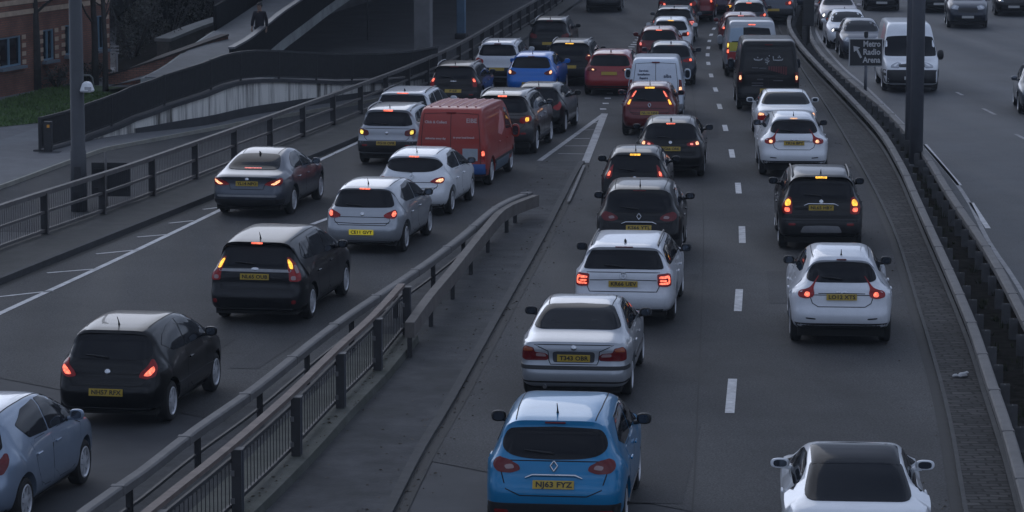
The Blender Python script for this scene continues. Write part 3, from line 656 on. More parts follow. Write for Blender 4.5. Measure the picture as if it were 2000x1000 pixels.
# ---- the dark underpass beyond: overhead deck, piers, end wall
def overhead():
    root = empty('overpass', (-6,130,0), 0, 'broad dark overhead deck that shades the underpass behind the footbridge', 'overpass')
    o = Vector((-6,130,0)); ys = list(range(97,178,4)); fl = offset_line([by_y(FENCE, y) for y in ys], -.9)
    lf = [(-7.6+(y-97)*.12 if y < 122 else -4.6-(y-122)*1.6) for y in ys]
    A = [Vector((max(-44, x), p.y, 5.2))-o for x, p in zip(lf, fl)]; B = [Vector((p.x, p.y, 5.2))-o for p in fl]
    bm = bmesh.new(); strip(bm, A, B); up = Vector((0,0,1.3)); strip(bm, [p+up for p in A], [p+up for p in B]); strip(bm, B, [p+up for p in B]); strip(bm, A, [p+up for p in A]); strip(bm, [A[0],B[0]], [A[0]+up,B[0]+up]); strip(bm, [A[-1],B[-1]], [A[-1]+up,B[-1]+up])
    obj('deck', bm, MATS['concrete_dark'], root)
    for i, (a, b) in enumerate((((-42,176),(fl[-1].x-.2,176)), ((-42,118),(-42,176)))):
        bm = bmesh.new(); c = ((a[0]+b[0])/2-o.x, (a[1]+b[1])/2-o.y, 2.5); box(bm, c, (abs(b[0]-a[0])+.3, abs(b[1]-a[1])+.3, 5.2)); obj('end_wall', bm, MATS['underpass'], root)
    bm = bmesh.new(); strip(bm, [Vector((-30 if p.y > 108 else p.x-5.2+(p.y-97)*-.1, p.y, .004))-o for p in fl], [Vector((p.x+.4, p.y, .004))-o for p in fl]); obj('underpass_floor', bm, MATS['underpass'], root)
    bm = bmesh.new(); v = [Vector((-9.6,122,0)), Vector((-4.7,158,0))]; t = (v[1]-v[0]); c = (v[0]+v[1])/2-o; box(bm, (c.x-2.2, c.y+2, 2.5), (.4, t.length, 5.0), -math.atan2(t.x, t.y)); obj('side_wall', bm, MATS['underpass'], root)
    for (px, py, w, mat, lab) in ((827,116,.64,'pier_grey','square grey concrete pier beside the roadside railing'), (901,76,.36,'pier_blue','slim blue painted pier beyond the grey concrete pier')):
        b = at(px, py); r = empty('bridge_pier', b, 0, lab, 'pier', 'piers of the overpass')
        m = M(mat, (.20,.20,.205) if w > .5 else (.11,.18,.26), .8, var=.15, vs=1.5, dirt=.3, dcol=(.03,.03,.03))
        bm = bmesh.new(); box(bm, (0,0,2.5), (w*1.0,w*.8,5.0), R(-10), bev=.03); obj('shaft', bm, m, r)
        bm = bmesh.new(); box(bm, (0,0,.12), (w*1.35,w*1.15,.25), R(-10), bev=.03); obj('base', bm, MATS['concrete_dark'], r)
        bm = bmesh.new(); box(bm, (0,0,4.86), (w*1.5,w*1.3,.28), R(-10), bev=.03); obj('cap', bm, MATS['concrete_dark'], r)
    c = atd(865,-8,124); r = empty('hanging_sign', c, 0, 'dark sign with a row of pale letters hung between the two piers', 'sign')
    bm = bmesh.new(); box(bm, (0,0,.32), (1.15,.06,.95), bev=.01); obj('panel', bm, M('sign_slate', (.04,.055,.075), .5), r)
    bm = bmesh.new()
    for k in range(9): box(bm, (-.40+k*.10, -.034, .0), (.045+.02*(k%2), .008, .10))
    obj('lettering', bm, M('sign_pale', (.35,.38,.42), .5), r)
    c = atd(718,103,128); r = empty('wall_lamp', c, 0, 'small lit white lamp in the dark underpass', 'lamp')
    bm = bmesh.new(); box(bm, (0,0,0), (.17,.05,.09), bev=.02); obj('lens', bm, M('lamp_lit', (1,1,1), .3, emit=(1,.97,.93), estr=2.2), r)
    bm = bmesh.new(); box(bm, (0,.06,.0), (.24,.06,.15), bev=.02); tube(bm, [(0,.08,0),(0,.12,3.2)], .025, 6); obj('housing', bm, MATS['black'], r)
overhead()

# ---- brick building, trees and low walls at the upper left
brick = M_brick('brick_red', (.21,.085,.058), (.26,.11,.072), (.10,.085,.075))
brick_low = M_brick('brick_low', (.22,.10,.072), (.27,.13,.09), (.09,.08,.07))
stone = M('stone_band', (.46,.35,.26), .85, var=.2, vs=3)
def building():
    A, B = at(-130, 221), at(216, 152); t = B-A; ln = t.length; ang = math.atan2(t.y, t.x)
    root = empty('brick_building', A, ang, 'red brick building with pale stone bands and blue framed windows', 'building')
    inv = Matrix.Rotation(-ang, 4, 'Z')
    def loc(px, py, z=0):                         # facade coordinate below a pixel on its base line
        d = pray(px, py); # intersect with the vertical facade plane
        n = Vector((t.y, -t.x, 0)).normalized(); k = (A-Vector((0,0,CAM_H))).dot(n)/d.dot(n); p = Vector((0,0,CAM_H))+d*k-A
        q = inv @ p; return q.x, q.z
    bm = bmesh.new(); wins = [(-70,92,-22,150),(-2,72,42,131),(83,57,106,118),(126,48,150,107),(186,30,205,97)]
    holes = []
    for (a, b, c, d) in wins:
        x0, z1 = loc(a, (b+b)/2); x1, _ = loc(c, b); _, z0 = loc((a+c)/2, d); _, z1 = loc((a+c)/2, b); holes.append((x0, z0, x1, z1))
    # front wall as a grid with the window openings left out
    xs = sorted({0, ln}|{h[0] for h in holes}|{h[2] for h in holes}); zs = sorted({-.1, 9.0}|{h[1] for h in holes}|{h[3] for h in holes})
    for i in range(len(xs)-1):
        for j in range(len(zs)-1):
            cx, cz = (xs[i]+xs[i+1])/2, (zs[j]+zs[j+1])/2
            if any(h[0] < cx < h[2] and h[1] < cz < h[3] for h in holes): continue
            bm.faces.new([bm.verts.new(p) for p in ((xs[i],0,zs[j]),(xs[i+1],0,zs[j]),(xs[i+1],0,zs[j+1]),(xs[i],0,zs[j+1]))])
    bmesh.ops.remove_doubles(bm, verts=bm.verts, dist=.001)
    obj('front_wall', bm, brick, root)
    bm = bmesh.new(); box(bm, (ln-.1, 6, 4.45), (.2, 11.6, 9.1)); box(bm, (ln/2, .35, 9.1), (ln, .7, .2)); obj('side_wall', bm, brick, root)
    bm = bmesh.new(); box(bm, (ln/2, 6, 9.3), (ln+.4, 12.4, .3)); obj('roof', bm, MATS['concrete_dark'], root)
    for z in (2.75, 3.1, .98, 1.5, 2.05, 2.55):
        if z > 2.6:
            bm = bmesh.new(); box(bm, (ln/2, -.012, z), (ln-.02, .03, .16)); obj('stone_band', bm, stone, root)
    for h in holes[1:]:
        for k in range(4):
            z = h[1]+(h[3]-h[1])*(k+.35)/3.6
            for e, s_ in ((h[2], 1), (h[0], -1)):
                if e+s_*.16 < ln:
                    bm = bmesh.new(); box(bm, (e+s_*.15, -.010, z), (.28, .026, .14)); obj('quoin', bm, stone, root)
    blue = M('frame_blue', (.16,.26,.34), .5)
    for h in holes:
        w_, hh = h[2]-h[0], h[3]-h[1]; cx, cz = (h[0]+h[2])/2, (h[1]+h[3])/2
        bm = bmesh.new(); box(bm, (h[0]+.03,.09,cz), (.06,.08,hh)); box(bm, (h[2]-.03,.09,cz), (.06,.08,hh)); box(bm, (cx,.09,h[1]+.03), (w_-.12,.08,.06)); box(bm, (cx,.09,h[3]-.03), (w_-.12,.08,.06)); box(bm, (cx,.085,cz), (.05,.07,hh-.12))
        wn_ = obj('window', bm, blue, root)
        bm = bmesh.new(); box(bm, (cx,.12,cz), (w_-.1,.02,hh-.1)); obj('pane', bm, MATS['glass'], wn_)
        bm = bmesh.new(); box(bm, (cx,-.05,h[1]-.05), (w_+.2,.22,.09)); obj('sill', bm, M('sill_blue', (.15,.18,.21), .7), wn_)
building()
def bare_tree(px, py, h, r0, label, seed, crown=0):
    rg = random.Random(seed); b = at(px, py); root = empty('bare_tree', b, 0, label, 'tree', 'bare trees in front of the brick building')
    bark = M('bark', (.042,.039,.036), .95, var=.35, vs=6, bump=.6, bs=14)
    bm = bmesh.new(); tube(bm, [(0,0,-.05),(.02,0,h*.25),(-.03,.02,h*.5),(.03,0,h)], [r0*1.25,r0,r0*.85,r0*.5], 10); obj('trunk', bm, bark, root)
    bm = bmesh.new()
    def branch(p, d, l, r, lv):
        pts = [p]; q = p; dd = d.copy()
        for k in range(4):
            dd = (dd+Vector((rg.uniform(-.25,.25), rg.uniform(-.25,.25), rg.uniform(-.02,.22)))).normalized(); q = q+dd*l/4; pts.append(q)
            if lv < 3 and k >= 1:
                for _ in range(2 if lv < 2 else 3):
                    e = (dd+Vector((rg.uniform(-1,1), rg.uniform(-1,1), rg.uniform(-.3,.8)))).normalized(); branch(q, e, l*rg.uniform(.4,.65), r*.55, lv+1)
        tube(bm, pts, [r, r*.85, r*.7, r*.5, r*.3], 5 if lv < 2 else 3, caps=False)
    for k in range(9):
        a = rg.random()*6.28; branch(Vector((0,0,h*(.33+.075*k))), Vector((math.cos(a), math.sin(a), .7)).normalized(), h*rg.uniform(.24,.36), r0*.36, 1)
    obj('branches', bm, bark, root)
bare_tree(71, 181, 6.5, .15, 'bare tree with a thick dark trunk before the brick windows', 3)
bare_tree(186, 171, 6.5, .11, 'slim dark bare tree next to the corner window', 5)
bare_tree(206, 184, 6.0, .085, 'thinnest dark bare tree at the end of the lawn', 8)
def leaf_clump(bm, c, rx, ry, rz, n, s, rg):
    for _ in range(n):
        while True:
            v = Vector((rg.uniform(-1,1), rg.uniform(-1,1), rg.uniform(-1,1)))
            if .25 < v.length < 1: break
        p = Vector(c)+Vector((v.x*rx, v.y*ry, v.z*rz)); q = Matrix.Rotation(rg.random()*6.28, 3, Vector((rg.uniform(-1,1), rg.uniform(-1,1), rg.uniform(-1,1))).normalized()) ; k = s*rg.uniform(.6, 1.3)
        bm.faces.new([bm.verts.new(p+q @ Vector(u)*k) for u in ((-.5,0,0),(0,-.28,.05),(.6,0,0),(0,.28,.05))])
def bush(px, py, w, h, label, seed, dense=900, z=0, col='hedge_leaf'):
    rg = random.Random(seed); b = at(px, py, z); root = empty('bush', b, 0, label, 'bush', 'dark bushes behind the footway')
    bm = bmesh.new()
    for k in range(9): a = rg.random()*6.28; tube(bm, [(0,0,0),(w*.2*math.cos(a), w*.2*math.sin(a), h*.4),(w*.4*math.cos(a), w*.4*math.sin(a), h*.8)], [.03,.02,.01], 5)
    obj('stems', bm, MATS['bark'], root)
    bm = bmesh.new()
    for k in range(int(10+w*4)): leaf_clump(bm, (rg.uniform(-.5,.5)*w, rg.uniform(-.3,.3)*min(w, 3), h*rg.uniform(.06,.8)), w*.14+.12, w*.12+.12, h*.2, dense//int(10+w*4), .10, rg)
    obj('foliage', bm, M(col, (.060,.062,.052), .8, var=.5, vs=3), root)
bush(112, 176, 1.6, 1.1, 'low twiggy bush against the wall between brick windows', 21)
bush(182, 164, 1.2, .9, 'small dark bush beside the pale cycle hoop', 22)
bush(262, 118, 3.2, 3.2, 'tall dark bush just beyond the brick corner', 23, 2200)
bush(330, 92, 4.5, 4.2, 'broad dark bush above the low brick wall', 24, 3000)
bush(400, 62, 5.5, 5.0, 'large dark bush behind the pale stone coping', 25, 3600)
bush(470, 30, 6.5, 5.5, 'dark bush rising behind the walking person', 26, 3600)
bush(556, -18, 6.5, 6, 'farthest dark bush near the footbridge top', 27, 3600)
def low_walls():
    P = [at(208,160,.25), at(300,132,.4), at(412,92,.7)]
    P = smooth_line([atd(206,168,(at(206,168).y)), atd(300,138,105), atd(412,98,109), atd(446,86,110)], .8)
    o = Vector(P[0]); root = empty('garden_wall', o, 0, 'low red brick wall edging the sloping path', 'wall'); L = [p-o for p in P]
    bm = bmesh.new(); sweep(bm, L, [(-.25,-1.2),(0,-1.2),(0,.30),(-.25,.30)]); obj('brickwork', bm, brick_low, root)
    bm = bmesh.new(); sweep(bm, L, [(-.29,.30),(.03,.30),(.03,.36),(-.29,.36)]); obj('coping', bm, M('cope_dark', (.05,.04,.036), .8, var=.2, vs=3), root)
    P = smooth_line([atd(330,84,116), atd(400,56,119), atd(480,30,122), atd(500,20,123)], .8); o = Vector(P[0]); root = empty('stone_wall', o, 0, 'pale stone topped bank wall below the dark bushes', 'wall'); L = [p-o for p in P]
    bm = bmesh.new(); sweep(bm, L, [(-.5,-1.6),(0,-1.6),(0,.05),(-.5,.05)]); obj('stonework', bm, M('bank_stone', (.075,.07,.062), .9, var=.4, vs=2), root)
    bm = bmesh.new(); sweep(bm, L, [(-.6,.05),(.08,.05),(.08,.17),(-.6,.17)]); obj('coping', bm, M('cope_pale', (.16,.165,.16), .85, var=.2, vs=2), root)
    # sloping paved ramp between brick wall and footbridge
    a = [atd(225,165,101), atd(330,142,103), atd(430,112,104.5), atd(470,100,106), atd(540,40,116), atd(610,-15,128)]
    b = [atd(208,171,103), atd(310,137,106), atd(415,100,110), atd(452,78,113), atd(505,10,124), atd(560,-50,138)]
    bm = bmesh.new(); strip(bm, b, a); tag(obj('ramp', bm, MATS['path']), kind='structure')
    a2 = [atd(415,98,110), atd(452,74,113), atd(505,8,124)]; b2 = [atd(400,66,119), atd(462,40,122), atd(500,22,126)]
    bm = bmesh.new(); strip(bm, b2, a2); tag(obj('bank', bm, M('bank_earth', (.055,.05,.04), .95, var=.5, vs=2, bump=.5, bs=8)), kind='structure')
    b = at(160, 176); root = empty('cycle_hoop', b, 0, 'pale metal cycle hoop standing on the grass edge', 'cycle stand')
    bm = bmesh.new(); tube(bm, [(-.36,0,0),(-.36,0,.42),(-.30,0,.50),(.28,0,.50),(.36,0,.42),(.42,0,0)], .03, 8); obj('hoop', bm, M('hoop_pale', (.22,.23,.22), .5), root)
    for x in (-.36, .42):
        bm = bmesh.new(); box(bm, (x,0,.02), (.16,.16,.03)); obj('foot_plate', bm, MATS['galv_dark'], root)
low_walls()
# ================================================================== vehicles
# local frame of a vehicle: origin under the middle of the rear bumper, x forward, y to its left, z up
def chaikin(p, n=2, closed=True):
    for _ in range(n):
        q = []
        m = len(p) if closed else len(p)-1
        if not closed: q.append(p[0])
        for i in range(m):
            a, b = p[i], p[(i+1) % len(p)]
            q += [(a[0]*.75+b[0]*.25, a[1]*.75+b[1]*.25), (a[0]*.25+b[0]*.75, a[1]*.25+b[1]*.75)]
        if not closed: q.append(p[-1])
        p = q
    return p
def resample2(p, n):
    L = [0]
    for i in range(len(p)):
        a, b = p[i], p[(i+1) % len(p)]; L.append(L[-1]+math.hypot(b[0]-a[0], b[1]-a[1]))
    out = []; j = 0
    for k in range(n):
        d = L[-1]*k/n
        while L[j+1] < d: j += 1
        t = (d-L[j])/max(1e-9, L[j+1]-L[j]); a, b = p[j], p[(j+1) % len(p)]
        out.append((a[0]+(b[0]-a[0])*t, a[1]+(b[1]-a[1])*t))
    return out
def edge_dist(p, poly):
    d = 9
    for i in range(len(poly)):
        a, b = poly[i-1], poly[i]; vx, vy = b[0]-a[0], b[1]-a[1]
        t = max(0, min(1, ((p[0]-a[0])*vx+(p[1]-a[1])*vy)/max(1e-12, vx*vx+vy*vy)))
        d = min(d, math.hypot(p[0]-a[0]-t*vx, p[1]-a[1]-t*vy))
    return d

class Shell:
    """the painted body of a vehicle type: an inflated side silhouette with tumblehome, plan taper and wheel arches"""
    def __init__(s, d):
        s.d = d; L, W, H = d['L'], d['W'], d['H']
        out = resample2(chaikin(d['prof'], 2), 120)
        zs = d.get('zs', .6); n = d.get('n', 6.5)*1.25; xa, xb = d.get('sk', (.75, L-.95))
        lev = [0.30, .62]+[math.sin(R(a))**(2/n) for a in (30, 42, 52, 60, 67, 73, 78, 83, 87)]+[1.0]
        bm = bmesh.new(); rings = {}
        for sg in (1, -1):
            for li, r in enumerate(lev):
                ring = []
                for (cx, cz) in out:
                    sx = min(max(cx, xa), xb)
                    x = sx+(cx-sx)*r; z = zs+(cz-zs)*r
                    q = max(0.0, 1-r**n)**(1/n)
                    y = sg*q*s.w(x, z)
                    if r == 1.0 and sg == -1: ring.append(rings[1, li][len(ring)])
                    else: ring.append(bm.verts.new((x, y, z)))
                rings[sg, li] = ring
            m = len(out)
            for li in range(len(lev)-1):
                for k in range(m):
                    q = [rings[sg, li][k], rings[sg, li][(k+1) % m], rings[sg, li+1][(k+1) % m], rings[sg, li+1][k]]
                    bm.faces.new(q if sg == 1 else q[::-1])
            # close the flank: zip the upper to the lower half of the innermost loop
            loop = rings[sg, 0]; i0 = min(range(m), key=lambda k: loop[k].co.x); i1 = max(range(m), key=lambda k: loop[k].co.x)
            up = []; k = i0
            while True:
                up.append(loop[k])
                if k == i1: break
                k = (k+1) % m
            lo = []; k = i0
            while True:
                lo.append(loop[k])
                if k == i1: break
                k = (k-1) % m
            a = b = 0
            while a < len(up)-1 or b < len(lo)-1:
                if b == len(lo)-1 or (a < len(up)-1 and up[a+1].co.x <= lo[b+1].co.x):
                    tri = (up[a], up[a+1], lo[b]); a += 1
                else:
                    tri = (up[a], lo[b+1], lo[b]); b += 1
                if len(set(tri)) == 3: bm.faces.new(tri)
        bmesh.ops.recalc_face_normals(bm, faces=bm.faces)
        me = bpy.data.meshes.new('body'); bm.to_mesh(me)
        s.bvh = BVHTree.FromBMesh(bm)
        bm.normal_update(); bm.verts.ensure_lookup_table(); bm.faces.ensure_lookup_table()
        s.vn = [v.normal.copy() for v in bm.verts]; s.vc = [v.co.copy() for v in bm.verts]
        s.fv = [[v.index for v in f.verts] for f in bm.faces]
        bm.free()
        # wheel arches are cut out of the shell
        rw = d['rw']; cut = bmesh.new()
        for xw in s.axles():
            for sg in (1, -1):
                g = bmesh.ops.create_cone(cut, cap_ends=True, segments=40, radius1=rw+.055, radius2=rw+.055, depth=.6)
                bmesh.ops.transform(cut, verts=g['verts'], matrix=Matrix.Translation((xw, sg*(W/2+.06), rw+.01)) @ Matrix.Rotation(R(90), 4, 'X'))
        mc = bpy.data.meshes.new('cut'); cut.to_mesh(mc); cut.free()
        o = bpy.data.objects.new('t', me); oc = bpy.data.objects.new('tc', mc); C.objects.link(o); C.objects.link(oc)
        md = o.modifiers.new('b', 'BOOLEAN'); md.operation = 'DIFFERENCE'; md.object = oc; md.solver = 'EXACT'
        dg = bpy.context.evaluated_depsgraph_get()
        s.mesh = bpy.data.meshes.new_from_object(o.evaluated_get(dg))
        bpy.data.objects.remove(o); bpy.data.objects.remove(oc); bpy.data.meshes.remove(mc); bpy.data.meshes.remove(me)
        s.mesh.polygons.foreach_set('use_smooth', [True]*len(s.mesh.polygons)); s.mesh.set_sharp_from_angle(angle=R(38))
        s.mesh.materials.clear(); s.mesh.materials.append(None)
        s.mesh.name = 'body'
    def axles(s): return (s.d['ro'], s.d['ro']+s.d['wb'])
    def w(s, x, z):
        d = s.d; w = d['W']/2; L = d['L']
        tr, ar, tf, af = d.get('plan', (1.0, .07, 1.2, .13))
        if x < tr: w *= 1-ar*((tr-x)/tr)**2
        if x > L-tf: w *= 1-af*((x-L+tf)/tf)**2
        zb = d['zb']+d.get('wedge', 0)*(x-L/2)
        if z < .5: w *= 1-.06*((.5-z)/.3)**2
        bul = d.get('bulge', .02)
        if z < zb: w *= 1-bul*max(0, (z-.62)/(zb-.62))**2
        else:
            w *= (1-bul)
            t = (z-zb)/(d['H']-zb); sh = d.get('shoulder', .035)+.02
            xg, gt = d.get('cabin', (1.5, .05))
            if x < xg: w *= 1-gt*((xg-x)/xg)**1.3*min(1, (z-zb)/.12)
            w *= (1-sh*min(1, (z-zb)/.05))*(1-(1-d['kr'])*t**1.15)
        for xw in s.axles():
            if z < zb: w *= 1+d.get('flare', .012)*math.exp(-((x-xw)/.42)**2)
        return w
    def hit(s, o, dr):
        p, nrm, i, dist = s.bvh.ray_cast(Vector(o), Vector(dr))
        if p is None:
            q = Vector(o)+Vector(dr)*5
            p, nrm, i, dist = s.bvh.find_nearest(q)
        vs = s.fv[i]; wt = poly_3d_calc([s.vc[k] for k in vs], p)
        n = Vector((0, 0, 0))
        for k, w_ in zip(vs, wt): n += s.vn[k]*w_
        return p, n.normalized()
    def proj(s, kind, uv):
        u, v = uv; L = s.d['L']
        if kind == 'rear': return s.hit((-5, u, v), (1, 0, 0))
        if kind == 'front': return s.hit((L+5, u, v), (-1, 0, 0))
        if kind == 'right': return s.hit((u, -5, v), (0, 1, 0))
        if kind == 'left': return s.hit((u, 5, v), (0, -1, 0))
        if kind == 'top': return s.hit((u, v, 6), (0, 0, -1))
        half = s.d['W']/2*.93; K = .95                  # 'rpol','fpol': wraps round the corner, u runs along the face then along the flank
        sg = 1 if u >= 0 else -1; au = abs(u)
        ph = math.atan2(au, K) if au <= half else math.atan2(half, max(.05, K-(au-half)))
        if kind == 'rpol': o = Vector((K, 0, v)); dr = Vector((-math.cos(ph), sg*math.sin(ph), 0))
        else: o = Vector((L-K, 0, v)); dr = Vector((math.cos(ph), sg*math.sin(ph), 0))
        return s.hit(o+dr*6, -dr)

def round_poly(poly, r):
    out = []
    for i in range(len(poly)):
        a, b, c = poly[i-1], poly[i], poly[(i+1) % len(poly)]
        la, lc = math.hypot(a[0]-b[0], a[1]-b[1]), math.hypot(c[0]-b[0], c[1]-b[1])
        ta, tc = min(.4, r/max(la, 1e-6)), min(.4, r/max(lc, 1e-6))
        p = (b[0]+(a[0]-b[0])*ta, b[1]+(a[1]-b[1])*ta); q = (b[0]+(c[0]-b[0])*tc, b[1]+(c[1]-b[1])*tc)
        out += [p, ((p[0]+q[0])/4+b[0]/2, (p[1]+q[1])/4+b[1]/2), q]
    return out
def densify(poly, step):
    out = []
    for i in range(len(poly)):
        a, b = poly[i], poly[(i+1) % len(poly)]; n = max(1, int(math.ceil(math.hypot(b[0]-a[0], b[1]-a[1])/step)))
        out += [(a[0]+(b[0]-a[0])*k/n, a[1]+(b[1]-a[1])*k/n) for k in range(n)]
    return out
def patch(sh, poly, kind, off=.006, step=.07, depth=.014, rnd=2):
    """a panel that follows the shell, bounded by poly in the projection's own coordinates, with a returned rim"""
    poly = chaikin(poly, rnd) if rnd > 1 else (round_poly(poly, .035) if rnd else poly)
    poly = densify(poly, step); n = len(poly)
    xs = [p[0] for p in poly]; ys = [p[1] for p in poly]
    pts = list(poly); y = min(ys)+step/2
    while y < max(ys):
        x = min(xs)+step/2
        while x < max(xs):
            if inside((x, y), poly) and edge_dist((x, y), poly) > step*.4: pts.append((x, y))
            x += step
        y += step
    V, E, F, *_ = delaunay_2d_cdt([Vector(p) for p in pts], [], [list(range(n))], 1, 1e-6)
    bm = bmesh.new(); nor = {}; vs = []
    for v in V:
        p, nm = sh.proj(kind, (v.x, v.y)); b = bm.verts.new(p+nm*off); vs.append(b); nor[b] = nm
    for f in F:
        q = [vs[i] for i in f]
        if len(set(q)) < 3: continue
        try: fc = bm.faces.new(q)
        except ValueError: continue
        fc.normal_update()
        if fc.normal.dot(nor[q[0]]+nor[q[1]]+nor[q[2]]) < 0: fc.normal_flip()
    bm.edges.ensure_lookup_table()
    be = [e for e in bm.edges if len(e.link_faces) == 1]
    skirt = []
    dup = {}
    for e in be:
        for v in e.verts:
            if v not in dup:
                a = bm.verts.new(v.co); b = bm.verts.new(v.co-nor[v]*(depth+off)); dup[v] = (a, b); nor[a] = nor[v]; nor[b] = nor[v]
        f = e.link_faces[0]; l = [l for l in f.loops if l.edge == e][0]
        a, b = l.vert, l.link_loop_next.vert
        skirt.append(bm.faces.new((dup[b][0], dup[a][0], dup[a][1], dup[b][1])))
    sk = set(skirt); bm.verts.index_update()
    me = bpy.data.meshes.new('panel'); ns = []
    for v in bm.verts: ns.append(nor[v])
    for f in bm.faces: f.smooth = f not in sk
    bm.to_mesh(me)
    skv = set()
    for f in skirt:
        for v in f.verts: skv.add(v.index)
    bm.free()
    ln = []
    for p in me.polygons:
        for li in p.loop_indices:
            vi = me.loops[li].vertex_index
            ln.append(p.normal if not p.use_smooth else ns[vi])
    me.normals_split_custom_set(ln)
    me.materials.append(None)
    return me
def ribbon(sh, line, kind, width=.012, off=.003, step=.06, closed=False):
    line = list(line)+([line[0]] if closed else [])
    pts = []
    for a, b in zip(line, line[1:]):
        n = max(1, int(math.hypot(b[0]-a[0], b[1]-a[1])/step)); pts += [(a[0]+(b[0]-a[0])*k/n, a[1]+(b[1]-a[1])*k/n) for k in range(n)]
    pts.append(line[-1]); V = []
    P = [sh.proj(kind, p) for p in pts]
    for i, (p, nm) in enumerate(P):
        t = (P[min(i+1, len(P)-1)][0]-P[max(i-1, 0)][0])
        a = t.cross(nm)
        a = a.normalized() if a.length > 1e-6 else Vector((0, 0, 1))
        V.append((p+nm*off-a*width/2, p+nm*off+a*width/2))
    return V
def ribbons_mesh(lst):
    bm = bmesh.new()
    for V in lst:
        q = [(bm.verts.new(a), bm.verts.new(b)) for a, b in V]
        for i in range(len(q)-1):
            if (q[i][0].co-q[i+1][0].co).length < .4: bm.faces.new((q[i][0], q[i][1], q[i+1][1], q[i+1][0]))
    me = bpy.data.meshes.new('panel_gap'); bm.to_mesh(me); bm.free(); me.materials.append(None); return me
def from_bm(bm, ang=None):
    bmesh.ops.recalc_face_normals(bm, faces=bm.faces)
    me = bpy.data.meshes.new('part'); bm.to_mesh(me); bm.free(); me.materials.append(None)
    if ang:
        me.polygons.foreach_set('use_smooth', [True]*len(me.polygons)); me.set_sharp_from_angle(angle=R(ang))
    return me
def lathe(bm, prof, seg=32):
    rings = [[bm.verts.new((r*math.cos(k*2*math.pi/seg), y, r*math.sin(k*2*math.pi/seg))) for k in range(seg)] for r, y in prof]
    for i in range(len(rings)-1):
        for k in range(seg): bm.faces.new((rings[i][k], rings[i][(k+1) % seg], rings[i+1][(k+1) % seg], rings[i+1][k]))
    return rings
WHEEL = {}
def wheel_meshes(rw, spokes=7, tw=.2):
    key = (round(rw, 3), spokes, tw)
    if key in WHEEL: return WHEEL[key]
    bm = bmesh.new(); h = tw/2; ri = rw*.68
    rr = lathe(bm, [(ri, -h+.03), (ri, h-.01), (ri+.02, h), (rw-.05, h), (rw-.012, h-.02), (rw, h-.05), (rw, -h+.05), (rw-.012, -h+.02), (rw-.05, -h), (ri, -h)])
    bm.faces.new(rr[0])
    ty = from_bm(bm, 40)
    bm = bmesh.new()
    lathe(bm, [(ri+.004, h-.045), (ri+.004, h-.004), (ri-.012, h+.002), (ri-.03, h-.012), (ri-.034, h-.05)])
    rr = lathe(bm, [(.075, h-.05), (.07, h-.012), (.045, h-.004)], 16); bm.faces.new(rr[-1])
    for k in range(spokes):
        a = k*2*math.pi/spokes; c, s_ = math.cos(a), math.sin(a)
        w0, w1 = .034 if spokes < 9 else .024, .024 if spokes < 9 else .016
        q = []
        for (r_, w_) in ((.05, w0), (ri-.02, w1)):
            for yy in (h-.012-(.004 if r_ > .1 else 0), h-.04):
                for e in (-1, 1): q.append(bm.verts.new((c*r_-s_*w_*e, yy, s_*r_+c*w_*e)))
        for f in ((0,1,5,4),(0,2,6,4),(1,3,7,5)): bm.faces.new([q[i] for i in f])
    rm = from_bm(bm, 35)
    WHEEL[key] = (ty, rm); return ty, rm

